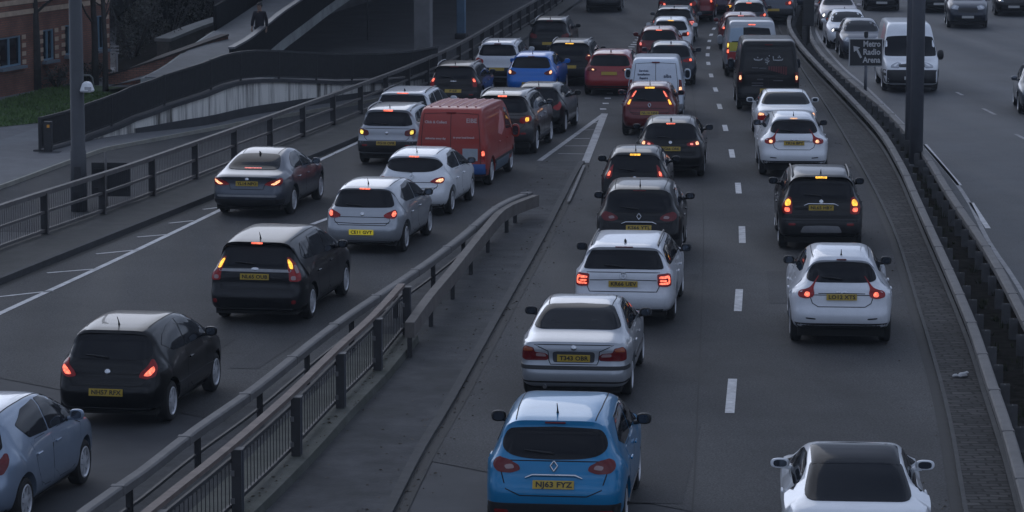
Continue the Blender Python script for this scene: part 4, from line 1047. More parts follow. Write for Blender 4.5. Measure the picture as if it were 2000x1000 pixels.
def mir(h): return [(y, z) for y, z in h]+[(-y, z) for y, z in reversed(h)]
KITS = {}
def kit(key):
    """all parts of a vehicle type: (name, mesh, material key, level of detail, parent index)"""
    if key in KITS: return KITS[key]
    d = TYPES[key]; sh = Shell(d); P = []
    def add(name, me, mk, lod=0, par=None): me.name = name; P.append((name, me, mk, lod, par)); return len(P)-1
    L, W, H = d['L'], d['W'], d['H']
    add('body', sh.mesh, 'paint')
    wk = 'rear_window'
    if d.get('rwin'): add(wk, patch(sh, mir(d['rwin']), 'rear', .009, .05, rnd=d.get('rrnd', 2)), 'glass')
    if d.get('wscr'): add('windscreen', patch(sh, mir(d['wscr']), 'front', .004, .09), 'glass')
    for side, sg in (('right', -1), ('left', 1)):
        for q in d.get('swin', ()): add('side_window', patch(sh, q, side, .006, .06, rnd=1), 'glass')
        for q in d.get('doors', ()):
            i = add('door', patch(sh, q, side, .0025, .1, .004, rnd=1), 'paint', 1)
            xs = [p[0] for p in q]; hx = min(xs)+.16; hz = d['zb']-.13+d.get('wedge', 0)*(hx-L/2)
            p, nm = sh.proj(side, (hx, hz)); bm = bmesh.new(); box(bm, p+Vector((0, sg*.022, 0)), (.19, .03, .03), bev=.01)
            add('handle', from_bm(bm), 'handle', 1, i)
        if d.get('sill'):
            a0, a1, zz = d['sill']; add('sill_trim', patch(sh, [(a0, .20), (a1, .20), (a1, zz), (a0, zz)], side, .012, .12, rnd=0), 'trim', 1)
        if d.get('waist'):                                   # rubbing strip
            a0, a1, z0, z1 = d['waist']; add('rubbing_strip', patch(sh, [(a0, z0), (a1, z0), (a1, z1), (a0, z1)], side, .014, .12, rnd=0), 'trim', 1)
    gaps = []
    for side in ('right', 'left'):
        for q in d.get('doors', ()): gaps.append(ribbon(sh, chaikin(q, 1), side, .016, .0016, .08, True))
    for ln in d.get('rgap', ()): gaps.append(ribbon(sh, ln, 'rear', .014, .003, .07))
    if d.get('tgate'): gaps.append(ribbon(sh, mir(d['tgate'])[::-1] if False else d['tgate']+[(-y, z) for y, z in reversed(d['tgate'])], 'rear', .014, .003, .07))
    for ln in d.get('tgap', ()): gaps.append(ribbon(sh, ln, 'top', .014, .003, .07)); gaps.append(ribbon(sh, [(x, -y) for x, y in ln], 'top', .014, .003, .07))
    if gaps: add('panel_gap', ribbons_mesh(gaps), 'gap', 1)
    if d.get('rtrim'):
        for (hw, z0, z1, mk) in d['rtrim']: add('bumper_trim', patch(sh, [(-hw, z0), (hw, z0), (hw, z1), (-hw, z1)], 'rpol', .012, .09, rnd=d.get('rtrnd', 1)), mk)
    for q in d.get('rpan', ()):                              # extra rear panels (name, half outline, material)
        add(q[0], patch(sh, mir(q[1]), 'rear', q[3] if len(q) > 3 else .010, .08, rnd=1), q[2])
    for sg in (1, -1):
        for q in d.get('slots_', ()): add(q[0], patch(sh, [(sg*y, z) for y, z in q[1]], 'rpol', .004, .05, rnd=1), q[2], 1)
        for q in d.get('refl', ()): add('reflector', patch(sh, [(sg*y, z) for y, z in q], 'rpol', .014, .06, rnd=1), 'reflector', 1)
        i = None
        if d.get('lamp'):
            i = add('tail_light', patch(sh, [(sg*y, z) for y, z in d['lamp']], 'rpol', .012, .05, rnd=d.get('lrnd', 1)), 'lens')
        for q, mk in d.get('bulbs', ()): add('lit_bulb' if mk[0] == 'b' else 'lens_insert', patch(sh, [(sg*y, z) for y, z in q], 'rpol', .019, .04, .008, rnd=1), mk, 0, i)
        if d.get('hlamp'):
            i = add('headlight', patch(sh, [(sg*y, z) for y, z in d['hlamp']], 'fpol', .010, .06, rnd=1), 'headlens')
            y0 = sum(p[0] for p in d['hlamp'])/len(d['hlamp']); z0 = sum(p[1] for p in d['hlamp'])/len(d['hlamp'])
            add('lamp_bulb', patch(sh, [(sg*(y0-.02+.06*math.cos(a*math.pi/4)), z0+.055*math.sin(a*math.pi/4)) for a in range(8)], 'fpol', .017, .04, .006, rnd=1), 'headbulb', 0, i)
    for q in d.get('fpan', ()): add(q[0], patch(sh, mir(q[1]), 'front', q[3] if len(q) > 3 else .012, .08, rnd=1), q[2])
    if d.get('rooftop'): add('glass_roof', patch(sh, [(x, y) for x, y in d['rooftop']]+[(x, -y) for x, y in reversed(d['rooftop'])], 'top', .010, .045, rnd=1), 'glass')
    if d.get('hbl'):                                         # high-level brake light
        zb_, hw, hh = d['hbl']; p, nm = sh.proj('rear', (0, zb_)); bm = bmesh.new(); box(bm, p+Vector((-.012, 0, 0)), (.04, hw*2, hh), bev=.006)
        add('brake_light', from_bm(bm), 'hbl')
    if d.get('wiper'):
        z0, z1, y1 = d['wiper']; bm = bmesh.new(); a, na = sh.proj('rear', (0, z0)); b, nb = sh.proj('rear', (y1, z1))
        tube(bm, [a+na*.02, (a+b)/2+na*.035, b+nb*.02], [.014, .012, .008], 6); tube(bm, [b+nb*.02+Vector((0, -.0, 0)), b+nb*.018+Vector((-.0, -y1*.9, -(z1-z0)*.6))], .008, 5)
        add('rear_wiper', from_bm(bm), 'black', 1)
    if d.get('badge'):
        zb_, kind = d['badge']; p, nm = sh.proj('rear', (0, zb_)); bm = bmesh.new()
        if kind == 'diamond':                                # open lozenge
            for (w_, h_, s_) in ((.045, .065, 1),):
                o4 = [(0, h_), (w_, 0), (0, -h_), (-w_, 0)]
                for i in range(4):
                    a, b = o4[i], o4[(i+1) % 4]; tube(bm, [(-.014, a[0], a[1]), (-.014, b[0], b[1])], .011, 6)
        elif kind == 'ring':
            for k in range(16):
                a, b = k*math.pi/8, (k+1)*math.pi/8; tube(bm, [(-.012, .052*math.cos(a), .052*math.sin(a)), (-.012, .052*math.cos(b), .052*math.sin(b))], .010, 5, caps=False)
            tube(bm, [(-.012, -.03, -.02), (-.012, 0, .02), (-.012, .03, -.02)], .009, 5)
        elif kind == 'oval':
            g = bmesh.ops.create_uvsphere(bm, u_segments=16, v_segments=8, radius=1); bmesh.ops.scale(bm, vec=(.014, .075, .034), verts=g['verts'])
        elif kind == 'wings':
            g = bmesh.ops.create_uvsphere(bm, u_segments=12, v_segments=8, radius=1); bmesh.ops.scale(bm, vec=(.014, .028, .028), verts=g['verts'])
            box(bm, (-.004, .06, .004), (.012, .07, .018)); box(bm, (-.004, -.06, .004), (.012, .07, .018))
        else:
            g = bmesh.ops.create_uvsphere(bm, u_segments=16, v_segments=8, radius=1); bmesh.ops.scale(bm, vec=(.012, .045, .045), verts=g['verts'])
        q = Vector((-1, 0, 0)).rotation_difference(nm).to_matrix().to_4x4()
        bmesh.ops.transform(bm, verts=bm.verts, matrix=Matrix.Translation(p+nm*.006) @ q)
        add('badge', from_bm(bm, 50), 'chrome', 1)
    if d.get('strip'):                                       # bright strip or handle over the plate
        zb_, hw, mk = d['strip']; lst = []
        bm = bmesh.new(); pts = []
        for k in range(9):
            y = hw*(k/4-1); p, nm = sh.proj('rear', (y, zb_-(.035 if k in (0, 8) else 0))); pts.append(p+nm*.018)
        tube(bm, pts, [.010]+[.017]*7+[.010], 6); add('tailgate_strip', from_bm(bm, 60), mk, 0)
    if d.get('rails'):
        x0, x1, y0, mk = d['rails']
        for sg in (1, -1):
            pts = []
            for k in range(13):
                t = k/12; x = x0+(x1-x0)*t; p, nm = sh.proj('top', (x, sg*y0)); pts.append(p+Vector((0, 0, .008 if k in (0, 12) else d.get('railh', .045))))
            bm = bmesh.new(); tube(bm, pts, .018, 6); add('roof_rail', from_bm(bm, 60), mk)
    if d.get('mirror'):
        xm, zm = d['mirror']
        for sg in (1, -1):
            w_ = sh.w(xm, zm-.08)
            bm = bmesh.new(); g = bmesh.ops.create_uvsphere(bm, u_segments=18, v_segments=10, radius=1)
            ms = d.get('mirs', (.08, .10, .075))
            for v in g['verts']:
                x, y, z = v.co
                x = max(x, -.35); y = math.copysign(abs(y)**.72, y); z = math.copysign(abs(z)**.72, z)
                v.co = (x*ms[0]+xm, y*ms[1]*(1-.15*(x < -.3))+sg*(w_+.095), z*ms[2]+zm)
            bmesh.ops.remove_doubles(bm, verts=bm.verts, dist=.0005)
            tube(bm, [(xm+.02, sg*(w_-.05), zm-.06), (xm+.01, sg*(w_+.06), zm-.045)], .03, 6)
            i = add('wing_mirror', from_bm(bm, 40), 'mirror')
            bm = bmesh.new(); g = bmesh.ops.create_circle(bm, cap_ends=True, segments=20, radius=1)
            for v in g['verts']:
                x, y, z = v.co; v.co = (xm-.35*ms[0]-.004, math.copysign(abs(x)**.72, x)*ms[1]*.70+sg*(w_+.095), math.copysign(abs(y)**.72, y)*ms[2]*.72+zm)
            add('mirror_glass', from_bm(bm), 'mirglass', 1, i)
    if d.get('ant'):
        xa, la = d['ant']; la *= .68 if la > .1 else 1; p, nm = sh.proj('top', (xa, 0)); bm = bmesh.new()
        if la > .1: tube(bm, [p-Vector((0, 0, .01)), p+Vector((-.02, 0, .04)), p+Vector((-la*.6, 0, la*.8))], [.02, .010, .005], 6)
        else: tube(bm, [p+Vector((.07, 0, -.01)), p+Vector((0, 0, .02)), p+Vector((-.06, 0, .065)), p+Vector((-.075, 0, .0))], [.008, .028, .012, .014], 6)
        add('aerial', from_bm(bm, 60), 'black')
    if d.get('exh'):
        y0, z0 = d['exh']; bm = bmesh.new(); tube(bm, [(.4, y0, z0+.03), (.03, y0, z0)], .032, 10); add('exhaust', from_bm(bm, 60), 'chrome', 1)
    bm = bmesh.new(); box(bm, ((L)/2, 0, .26), (L-.35, W*.84, .16)); add('underbody', from_bm(bm), 'under')
    for f in d.get('extra', ()): f(sh, add, d)
    # wheels
    ty, rm = wheel_meshes(d['rw'], d.get('spokes', 7))
    KITS[key] = (sh, P, ty, rm); return KITS[key]

VEH = {}
def vehicle(name, key, label, cat, group, paintm, yaw, pos=None, rr=None, bulb=None, hbl=None, plate=None, lit=False, lod=0, head=None,
            mirror=None, handle=None, rim='rim', rails=None, plate_mat='plate_yellow', over=None, glass='glass', front_plate=False, lod_front=False):
    """pos: ground point of the middle of the rear bumper; rr: ground point of the nearside... contact of the right rear wheel; yaw: clockwise from straight ahead"""
    sh, P, ty, rm = kit(key); d = TYPES[key]
    a = R(yaw); f = Vector((math.sin(a), math.cos(a), 0)); rt = Vector((math.cos(a), -math.sin(a), 0))
    if rr is not None: pos = Vector(rr)-f*d['ro']-rt*(d['W']/2-.07)
    elif not lod_front: pos = Vector(pos)-f*d['ro']          # pos is the ground under the middle of the rear axle
    root = empty(name, (pos[0], pos[1], pos[2] if len(pos) > 2 else 0), math.pi/2-a, label, cat, group)
    mk = dict(paint=paintm, mirror=mirror or paintm, handle=handle or paintm, lens=MATS['lens_on' if lit else 'lens_off'],
              hbl=MATS[hbl] if hbl else MATS['lens_off'], headbulb=MATS[head] if head else MATS['head_off'], glass=MATS[glass])
    if over: mk.update({k: MATS[v] for k, v in over.items()})
    made = {}
    for i, (nm, me, k, lv, par) in enumerate(P):
        if lod and lv >= 1: continue
        if nm == 'lit_bulb':
            if not bulb: continue
            m = bulb.get(k)
            if not m: continue
            m = MATS[m]
        else: m = mk.get(k) or MATS[k]
        o = bpy.data.objects.new(nm, me); C.objects.link(o); o.parent = made.get(par, root) if par is not None else root
        o.material_slots[0].link = 'OBJECT'; o.material_slots[0].material = m; made[i] = o
    for xw in sh.axles():
        for sg in (1, -1):
            o = bpy.data.objects.new('wheel', ty); C.objects.link(o); o.parent = root
            o.location = (xw, sg*(d['W']/2-.115), d['rw']); o.rotation_euler = (0, random.random()*6, 0 if sg > 0 else math.pi)
            o.material_slots[0].link = 'OBJECT'; o.material_slots[0].material = MATS['tyre']
            if not (lod and sg > 0):
                q = bpy.data.objects.new('rim', rm); C.objects.link(q); q.parent = o
                q.material_slots[0].link = 'OBJECT'; q.material_slots[0].material = MATS[rim]
    pl = d.get('fplate') if front_plate else d.get('plate')
    if plate is not None and pl:
        z, hw = pl; p, nm = sh.proj('front' if front_plate else 'rear', (0, z)); sx = 1 if front_plate else -1
        bm = bmesh.new(); box(bm, (0, 0, 0), (hw*2, .108 if hw > .2 else .2, .012))
        o = link('number_plate', from_bm(bm), root); o.material_slots[0].link = 'OBJECT'; o.material_slots[0].material = MATS[plate_mat]
        nx = Vector((nm.x, 0, nm.z*.8)).normalized()
        ux = Vector((0, -1, 0)) if not front_plate else Vector((0, 1, 0)); uz = nx; uy = uz.cross(ux)
        o.matrix_local = Matrix.Translation(p+nx*.022) @ Matrix((ux, uy, uz)).transposed().to_4x4()
        if plate:
            tm = text_mesh(plate, .098, .0015, .0028, 1.02); tm.materials.append(MATS['plate_ink'])
            t = link('plate_lettering', tm, o); t.location = (.004, -.002, .008)
            wd = max(v.co.x for v in tm.vertices)-min(v.co.x for v in tm.vertices)
            t.scale = (min(1.25, hw*2*.88/wd), .95, 1)
    VEH[label] = (root, sh, d)
    return root
# ------------------------------------------------------------------ vehicle types
TYPES = {}
def var(base, L=None, W=None, H=None, **over):
    """a sister type: same lay-out stretched to other dimensions"""
    b = TYPES[base]; kx = (L or b['L'])/b['L']; ky = (W or b['W'])/b['W']; kz = (H or b['H'])/b['H']; d = dict(b)
    d.update(L=b['L']*kx, W=b['W']*ky, H=b['H']*kz, zb=b['zb']*kz, wb=b['wb']*kx, ro=b['ro']*kx)
    X = lambda q: [(x*kx, z*kz) for x, z in q]; Y = lambda q: [(y*ky, z*kz) for y, z in q]
    d['prof'] = X(b['prof'])
    for k in ('rwin', 'wscr', 'lamp', 'hlamp', 'tgate'):
        if b.get(k): d[k] = Y(b[k])
    for k in ('swin', 'doors'):
        if b.get(k): d[k] = [X(q) for q in b[k]]
    for k in ('refl', 'rgap'):
        if b.get(k): d[k] = [Y(q) for q in b[k]]
    if b.get('bulbs'): d['bulbs'] = [(Y(q), m) for q, m in b['bulbs']]
    for k in ('rpan', 'fpan'):
        if b.get(k): d[k] = [(q[0], Y(q[1]), *q[2:]) for q in b[k]]
    if b.get('rtrim'): d['rtrim'] = [(h*ky, z0*kz, z1*kz, m) for h, z0, z1, m in b['rtrim']]
    for k in ('plate', 'fplate', 'hbl', 'strip', 'badge', 'wiper', 'mirror'):
        if b.get(k):
            t = list(b[k])
            if k == 'mirror': t[0] *= kx; t[1] *= kz
            else: t[0] *= kz
            if k == 'wiper': t[1] *= kz
            d[k] = tuple(t)
    if b.get('sill'): d['sill'] = (b['sill'][0]*kx, b['sill'][1]*kx, b['sill'][2]*kz)
    if b.get('waist'): d['waist'] = (b['waist'][0]*kx, b['waist'][1]*kx, b['waist'][2]*kz, b['waist'][3]*kz)
    if b.get('rails'): d['rails'] = (b['rails'][0]*kx, b['rails'][1]*kx, b['rails'][2]*ky, b['rails'][3])
    if b.get('ant'): d['ant'] = (b['ant'][0]*kx, b['ant'][1])
    d.update(over); return d
HL = [(.48, .66), (.80, .70), (1.02, .80), (.98, .86), (.62, .80)]
FP = [('grille', [(.02, .62), (.42, .63), (.46, .74), (.02, .75)], 'black'), ('lower_grille', [(.02, .30), (.62, .30), (.55, .44), (.02, .44)], 'black')]

TYPES['crossover'] = dict(L=4.12, W=1.78, H=1.57, zb=1.03, kr=.80, wb=2.6, ro=.70, rw=.335, wedge=.02, flare=.02,
    prof=[(.16,.24),(.05,.30),(0,.44),(-.01,.62),(.01,.72),(.07,.80),(.10,.90),(.12,1.02),(.26,1.30),(.34,1.42),(.26,1.485),(.42,1.53),(.9,1.56),(1.6,1.575),(2.3,1.535),(2.75,1.33),(3.2,1.07),(3.75,.96),(4.05,.80),(4.12,.60),(4.12,.40),(4.02,.26),(3.8,.20),(.5,.20)],
    rwin=[(0,1.035),(.38,1.045),(.60,1.10),(.675,1.20),(.60,1.385),(.48,1.41),(0,1.425)],
    wscr=[(0,1.10),(.62,1.08),(.72,1.14),(.56,1.46),(0,1.49)],
    swin=[[(1.98,1.08),(3.0,1.06),(2.42,1.43),(1.98,1.45)],[(.74,1.17),(1.05,1.07),(1.90,1.07),(1.90,1.45),(1.05,1.43)]],
    doors=[[(1.95,.34),(2.86,.34),(2.98,.62),(2.98,1.03),(1.95,1.03)],[(1.16,.62),(1.30,.36),(1.93,.34),(1.93,1.03),(1.02,1.03)]],
    lamp=[(.47,.905),(.60,.865),(.80,.875),(.92,.93),(.97,1.02),(.86,1.055),(.66,1.03),(.50,.965)], bulbs=[([(.55,.925),(.68,.91),(.72,.96),(.60,.98)],'clear_lens'),([(.75,.92),(.87,.94),(.86,1.0),(.75,.98)],'b_off')],
    plate=(.735,.26), fplate=(.5,.26), hbl=(1.475,.13,.022), wiper=(1.10,1.14,.38), badge=(.955,'diamond'), strip=(.845,.36,'chrome'),
    rtrim=[(1.02,.27,.50,'trim')], refl=[[(.58,.37),(.80,.37),(.80,.42),(.58,.42)]], tgate=[(0,.60),(.42,.60),(.60,.68),(.66,.86),(.70,1.02)], tgap=[[(.36,.50),(1.0,.53),(1.8,.54),(2.2,.53)]],
    sill=(.9,2.95,.36), mirror=(2.62,1.10), ant=(.62,.26), hlamp=HL, fpan=FP, rw_=0)
TYPES['saloon'] = dict(L=4.47, W=1.74, H=1.415, zb=.95, kr=.76, wb=2.725, ro=.98, rw=.315, wedge=.0, plan=(1.1,.07,1.3,.12), bulge=.03, shoulder=.02, n=7,
    prof=[(.20,.24),(.06,.27),(0,.36),(-.02,.50),(0,.57),(.045,.60),(.05,.70),(.045,.84),(.04,.965),(.16,1.00),(.50,1.045),(.62,1.06),(.90,1.20),(1.22,1.345),(1.55,1.40),(1.95,1.415),(2.4,1.39),(2.8,1.22),(3.2,1.01),(3.9,.90),(4.3,.78),(4.45,.66),(4.47,.45),(4.38,.28),(4.1,.2),(.6,.2)],
    rwin=[(0,1.085),(.55,1.08),(.69,1.10),(.64,1.20),(.54,1.345),(.45,1.365),(0,1.375)], rrnd=1,
    wscr=[(0,1.04),(.60,1.03),(.68,1.08),(.52,1.33),(0,1.36)],
    swin=[[(2.08,1.00),(3.05,.99),(2.62,1.25),(2.45,1.33),(2.08,1.345)],[(1.10,1.04),(1.25,1.00),(2.02,1.00),(2.02,1.345),(1.55,1.32)]],
    doors=[[(2.05,.30),(3.02,.30),(3.10,.6),(3.06,.95),(2.05,.95)],[(1.36,.62),(1.50,.34),(2.03,.30),(2.03,.95),(1.20,.95)]],
    lamp=[(.42,.685),(.82,.68),(1.0,.71),(.98,.85),(.86,.905),(.66,.885),(.645,.815),(.46,.80),(.41,.76)], bulbs=[([(.44,.745),(.62,.75),(.62,.80),(.47,.795)],'clear_lens'),([(.67,.83),(.92,.82),(.86,.895),(.68,.88)],'dull_amber')],
    plate=(.725,.255), fplate=(.42,.26), hbl=None, badge=(.885,'disc'),
    rpan=[('plate_recess',[(0,.655),(.32,.655),(.33,.80),(.30,.825),(0,.83)],'recess',.004)],
    rtrim=[(1.25,.545,.605,'trim'),(1.25,.345,.365,'gap')], rgap=[], tgate=[(0,.625),(.36,.625),(.385,.68),(.40,.83),(.62,.93)], tgap=[[(1.30,.50),(1.9,.53),(2.45,.50)]],
    mirror=(2.86,1.02), mirs=(.08,.105,.07), ant=None, waist=(1.35,3.05,.53,.57), exh=(.45,.27), hlamp=[(.42,.60),(.85,.62),(.98,.66),(.94,.74),(.45,.72)], fpan=[('grille',[(.03,.61),(.22,.60),(.24,.73),(.03,.74)],'black')], strip=(.985,.0,'trim') and None)
TYPES['estate'] = dict(L=4.66, W=1.81, H=1.47, zb=.97, kr=.80, wb=2.69, ro=1.06, rw=.32, wedge=.0, n=7.5, bulge=.02,
    prof=[(.20,.26),(.06,.30),(0,.40),(-.01,.56),(.01,.62),(.06,.66),(.07,.80),(.07,.94),(.10,1.0),(.32,1.30),(.36,1.36),(.27,1.415),(.45,1.445),(1.0,1.465),(1.9,1.475),(2.55,1.44),(2.95,1.25),(3.4,1.02),(4.1,.92),(4.5,.80),(4.64,.66),(4.66,.45),(4.55,.28),(4.3,.2),(.6,.2)],
    rwin=[(0,1.035),(.58,1.03),(.72,1.035),(.66,1.2),(.585,1.345),(0,1.36)], rrnd=1,
    wscr=[(0,1.06),(.62,1.05),(.70,1.10),(.55,1.39),(0,1.42)],
    swin=[[(2.20,1.03),(3.20,1.01),(2.66,1.33),(2.5,1.38),(2.20,1.39)],[(1.22,1.05),(2.14,1.03),(2.14,1.39),(1.30,1.38)],[(.50,1.12),(.62,1.06),(1.16,1.05),(1.22,1.37),(.62,1.34)]],
    doors=[[(2.18,.30),(3.15,.30),(3.22,.62),(3.18,.97),(2.18,.97)],[(1.46,.66),(1.62,.34),(2.16,.30),(2.16,.97),(1.26,.97)]],
    lamp=[(.67,.735),(.86,.725),(1.06,.75),(1.08,.94),(.94,.965),(.66,.95)], bulbs=[([(.70,.87),(.93,.88),(.97,.91),(.93,.925),(.70,.91)],'b1'),([(.70,.77),(.93,.765),(.97,.80),(.93,.81),(.70,.80)],'b1'),([(.93,.78),(.975,.78),(.975,.91),(.93,.91)],'b1'),([(.71,.82),(.88,.82),(.88,.85),(.71,.85)],'b1')], lrnd=1,
    plate=(.775,.26), fplate=(.45,.26), hbl=(1.41,.16,.02), badge=(.925,'ring'), rgap=[[(-.60,.84),(0,.85),(.60,.84)]], tgate=[(0,.64),(.60,.64),(.64,.72),(.65,.98)], tgap=[[(.42,.60),(1.2,.62),(2.2,.62)]],
    rails=(.55,2.35,.60,'black'), rtrim=[(.80,.24,.33,'trim')], wiper=(1.06,1.09,.35), mirror=(2.98,1.05), ant=(.62,.05), exh=(.62,.27), hlamp=HL, fpan=FP)
TYPES['sporty_crossover'] = dict(cabin=(2.2, .10), L=4.135, W=1.765, H=1.57, zb=1.02, kr=.70, wb=2.53, ro=.76, rw=.345, wedge=.03, flare=.035, bulge=.03, shoulder=.07, plan=(1.1,.11,1.2,.14), n=6,
    prof=[(.24,.30),(.08,.33),(.01,.42),(-.02,.56),(.0,.64),(.07,.69),(.08,.80),(.10,.95),(.16,1.05),(.42,1.30),(.52,1.41),(.43,1.475),(.62,1.52),(1.1,1.56),(1.7,1.57),(2.3,1.53),(2.7,1.34),(3.1,1.12),(3.7,1.02),(4.0,.88),(4.13,.66),(4.13,.44),(4.02,.28),(3.8,.22),(.5,.22)],
    rwin=[(0,1.10),(.44,1.10),(.60,1.125),(.585,1.22),(.49,1.385),(.36,1.42),(0,1.435)],
    wscr=[(0,1.14),(.58,1.12),(.66,1.17),(.50,1.46),(0,1.49)],
    swin=[[(1.98,1.14),(2.9,1.10),(2.45,1.40),(1.98,1.44)],[(.95,1.22),(1.15,1.16),(1.92,1.13),(1.92,1.44),(1.25,1.40)]],
    doors=[[(1.95,.34),(2.80,.34),(2.92,.62),(2.90,1.03),(1.95,1.05)],[(1.24,.66),(1.36,.36),(1.93,.34),(1.93,1.05),(1.10,1.05)]],
    lamp=[(.54,.865),(.66,.835),(.86,.86),(.92,.90),(.90,.965),(.76,.985),(.655,1.02),(.625,1.10),(.60,1.20),(.583,1.20),(.59,1.10),(.575,1.02),(.52,.93)], bulbs=[([(.60,.875),(.68,.865),(.73,.90),(.70,.955),(.62,.94)],'b1')], lrnd=1,
    plate=(.865,.26), fplate=(.5,.26), hbl=(1.465,.085,.025), badge=(.945,'wings'), rgap=[[(-.40,.925),(0,.93),(.40,.925)]], tgate=[(0,.70),(.40,.70),(.50,.76),(.55,.90)],
    rtrim=[(.98,.20,.42,'trim')], slot=1, refl=[], rpan=[],slots_=[('bumper_slot',[(.44,.485),(.62,.50),(.62,.525),(.44,.51)],'black',.006)], tgap=[[(.70,.48),(1.3,.50),(2.1,.50)]], wiper=(1.14,1.17,.34), mirror=(2.6,1.16), ant=(.66,.2), hlamp=[(.5,.72),(.85,.74),(.95,.82),(.55,.86)], fpan=FP, slots=1,
    rtrnd=0)
TYPES['suv'] = dict(L=4.28, W=1.78, H=1.655, zb=1.08, kr=.80, wb=2.555, ro=.80, rw=.36, wedge=.03, flare=.025, n=7,
    prof=[(.20,.30),(.06,.34),(0,.46),(-.015,.62),(.01,.70),(.07,.75),(.08,.90),(.09,1.06),(.28,1.38),(.36,1.49),(.24,1.555),(.42,1.60),(.9,1.64),(1.6,1.655),(2.3,1.62),(2.75,1.40),(3.15,1.16),(3.8,1.05),(4.15,.90),(4.28,.68),(4.28,.46),(4.15,.30),(3.9,.24),(.5,.24)],
    rwin=[(0,1.12),(.52,1.12),(.70,1.15),(.66,1.27),(.56,1.475),(.45,1.50),(0,1.515)], rrnd=1,
    wscr=[(0,1.17),(.60,1.15),(.70,1.20),(.56,1.53),(0,1.57)],
    swin=[[(2.02,1.15),(3.0,1.13),(2.5,1.48),(2.02,1.52)],[(1.10,1.16),(1.96,1.15),(1.96,1.52),(1.2,1.50)],[(.55,1.25),(.68,1.19),(1.04,1.17),(1.12,1.49),(.68,1.44)]],
    doors=[[(2.0,.40),(2.90,.40),(3.0,.68),(2.98,1.08),(2.0,1.08)],[(1.28,.72),(1.42,.42),(1.98,.40),(1.98,1.08),(1.12,1.08)]],
    lamp=[(.66,.80),(.80,.785),(.93,.81),(1.0,.92),(.96,1.10),(.86,1.15),(.74,1.12),(.67,1.0)], bulbs=[([(.71,.98),(.79,.96),(.88,.97),(.90,1.07),(.82,1.10),(.73,1.07)],'b2'),([(.72,.84),(.86,.84),(.88,.93),(.73,.93)],'b1')],
    plate=(.925,.26), fplate=(.5,.26), hbl=(1.545,.12,.04), badge=(1.055,'disc'), strip=(1.005,.36,'chrome'), tgate=[(0,.72),(.55,.72),(.63,.80),(.66,1.05)],
    rtrim=[(1.05,.27,.70,'trim')], refl=[[(.53,.56),(.69,.56),(.69,.61),(.53,.61)]], rpan=[('skid_plate',[(0,.42),(.44,.42),(.37,.55),(0,.56)],'silver_trim',.03)],
    rails=(.45,2.3,.60,'black'), sill=(.95,3.0,.44), wiper=(1.16,1.19,.36), mirror=(2.68,1.20), ant=(.55,.16), hlamp=[(.45,.80),(.8,.83),(.98,.92),(.94,1.0),(.5,.94)], fpan=[('grille',[(.02,.66),(.40,.68),(.44,.86),(.02,.88)],'black'),('lower_grille',[(.02,.34),(.6,.34),(.55,.5),(.02,.5)],'black')])
TYPES['hatch'] = dict(L=4.0, W=1.71, H=1.488, zb=.98, kr=.78, wb=2.51, ro=.66, rw=.31, wedge=.04, flare=.02, bulge=.03, n=6, plan=(1.1,.11,1.2,.15),
    prof=[(.18,.22),(.06,.27),(0,.38),(-.015,.54),(.01,.62),(.06,.68),(.08,.82),(.12,.96),(.34,1.22),(.44,1.335),(.36,1.385),(.55,1.43),(1.0,1.475),(1.6,1.488),(2.2,1.44),(2.65,1.25),(3.1,1.0),(3.6,.88),(3.9,.74),(4.0,.56),(3.99,.38),(3.9,.26),(3.7,.2),(.5,.2)],
    rwin=[(0,1.00),(.46,1.0),(.62,1.03),(.64,1.10),(.555,1.29),(.46,1.33),(0,1.345)],
    wscr=[(0,1.04),(.60,1.03),(.68,1.08),(.54,1.39),(0,1.42)],
    swin=[[(1.60,1.01),(3.0,.985),(2.45,1.31),(2.15,1.385),(1.60,1.415)],[(.62,1.17),(.98,1.03),(1.54,1.01),(1.54,1.415),(1.15,1.385),(.80,1.30)]],
    doors=[[(1.50,.34),(2.78,.32),(2.88,.62),(2.86,.98),(1.50,.98)]],
    lamp=[(.52,.755),(.66,.73),(.86,.78),(.96,.90),(.95,1.00),(.85,1.005),(.70,.92),(.56,.83)], bulbs=[([(.60,.78),(.72,.775),(.86,.86),(.84,.92),(.70,.86)],'b1')],
    plate=(.535,.26), fplate=(.42,.26), hbl=None, badge=(.83,'disc'), tgate=[(0,.63),(.50,.63),(.60,.72),(.58,.80)], rgap=[],
    rtrim=[(.75,.21,.29,'trim')], wiper=(1.02,1.05,.36), mirror=(2.55,1.07), ant=(.72,.24), waist=(.95,2.9,.50,.545), tgap=[[(.62,.48),(1.3,.50),(2.1,.49)]], hlamp=HL, fpan=FP)
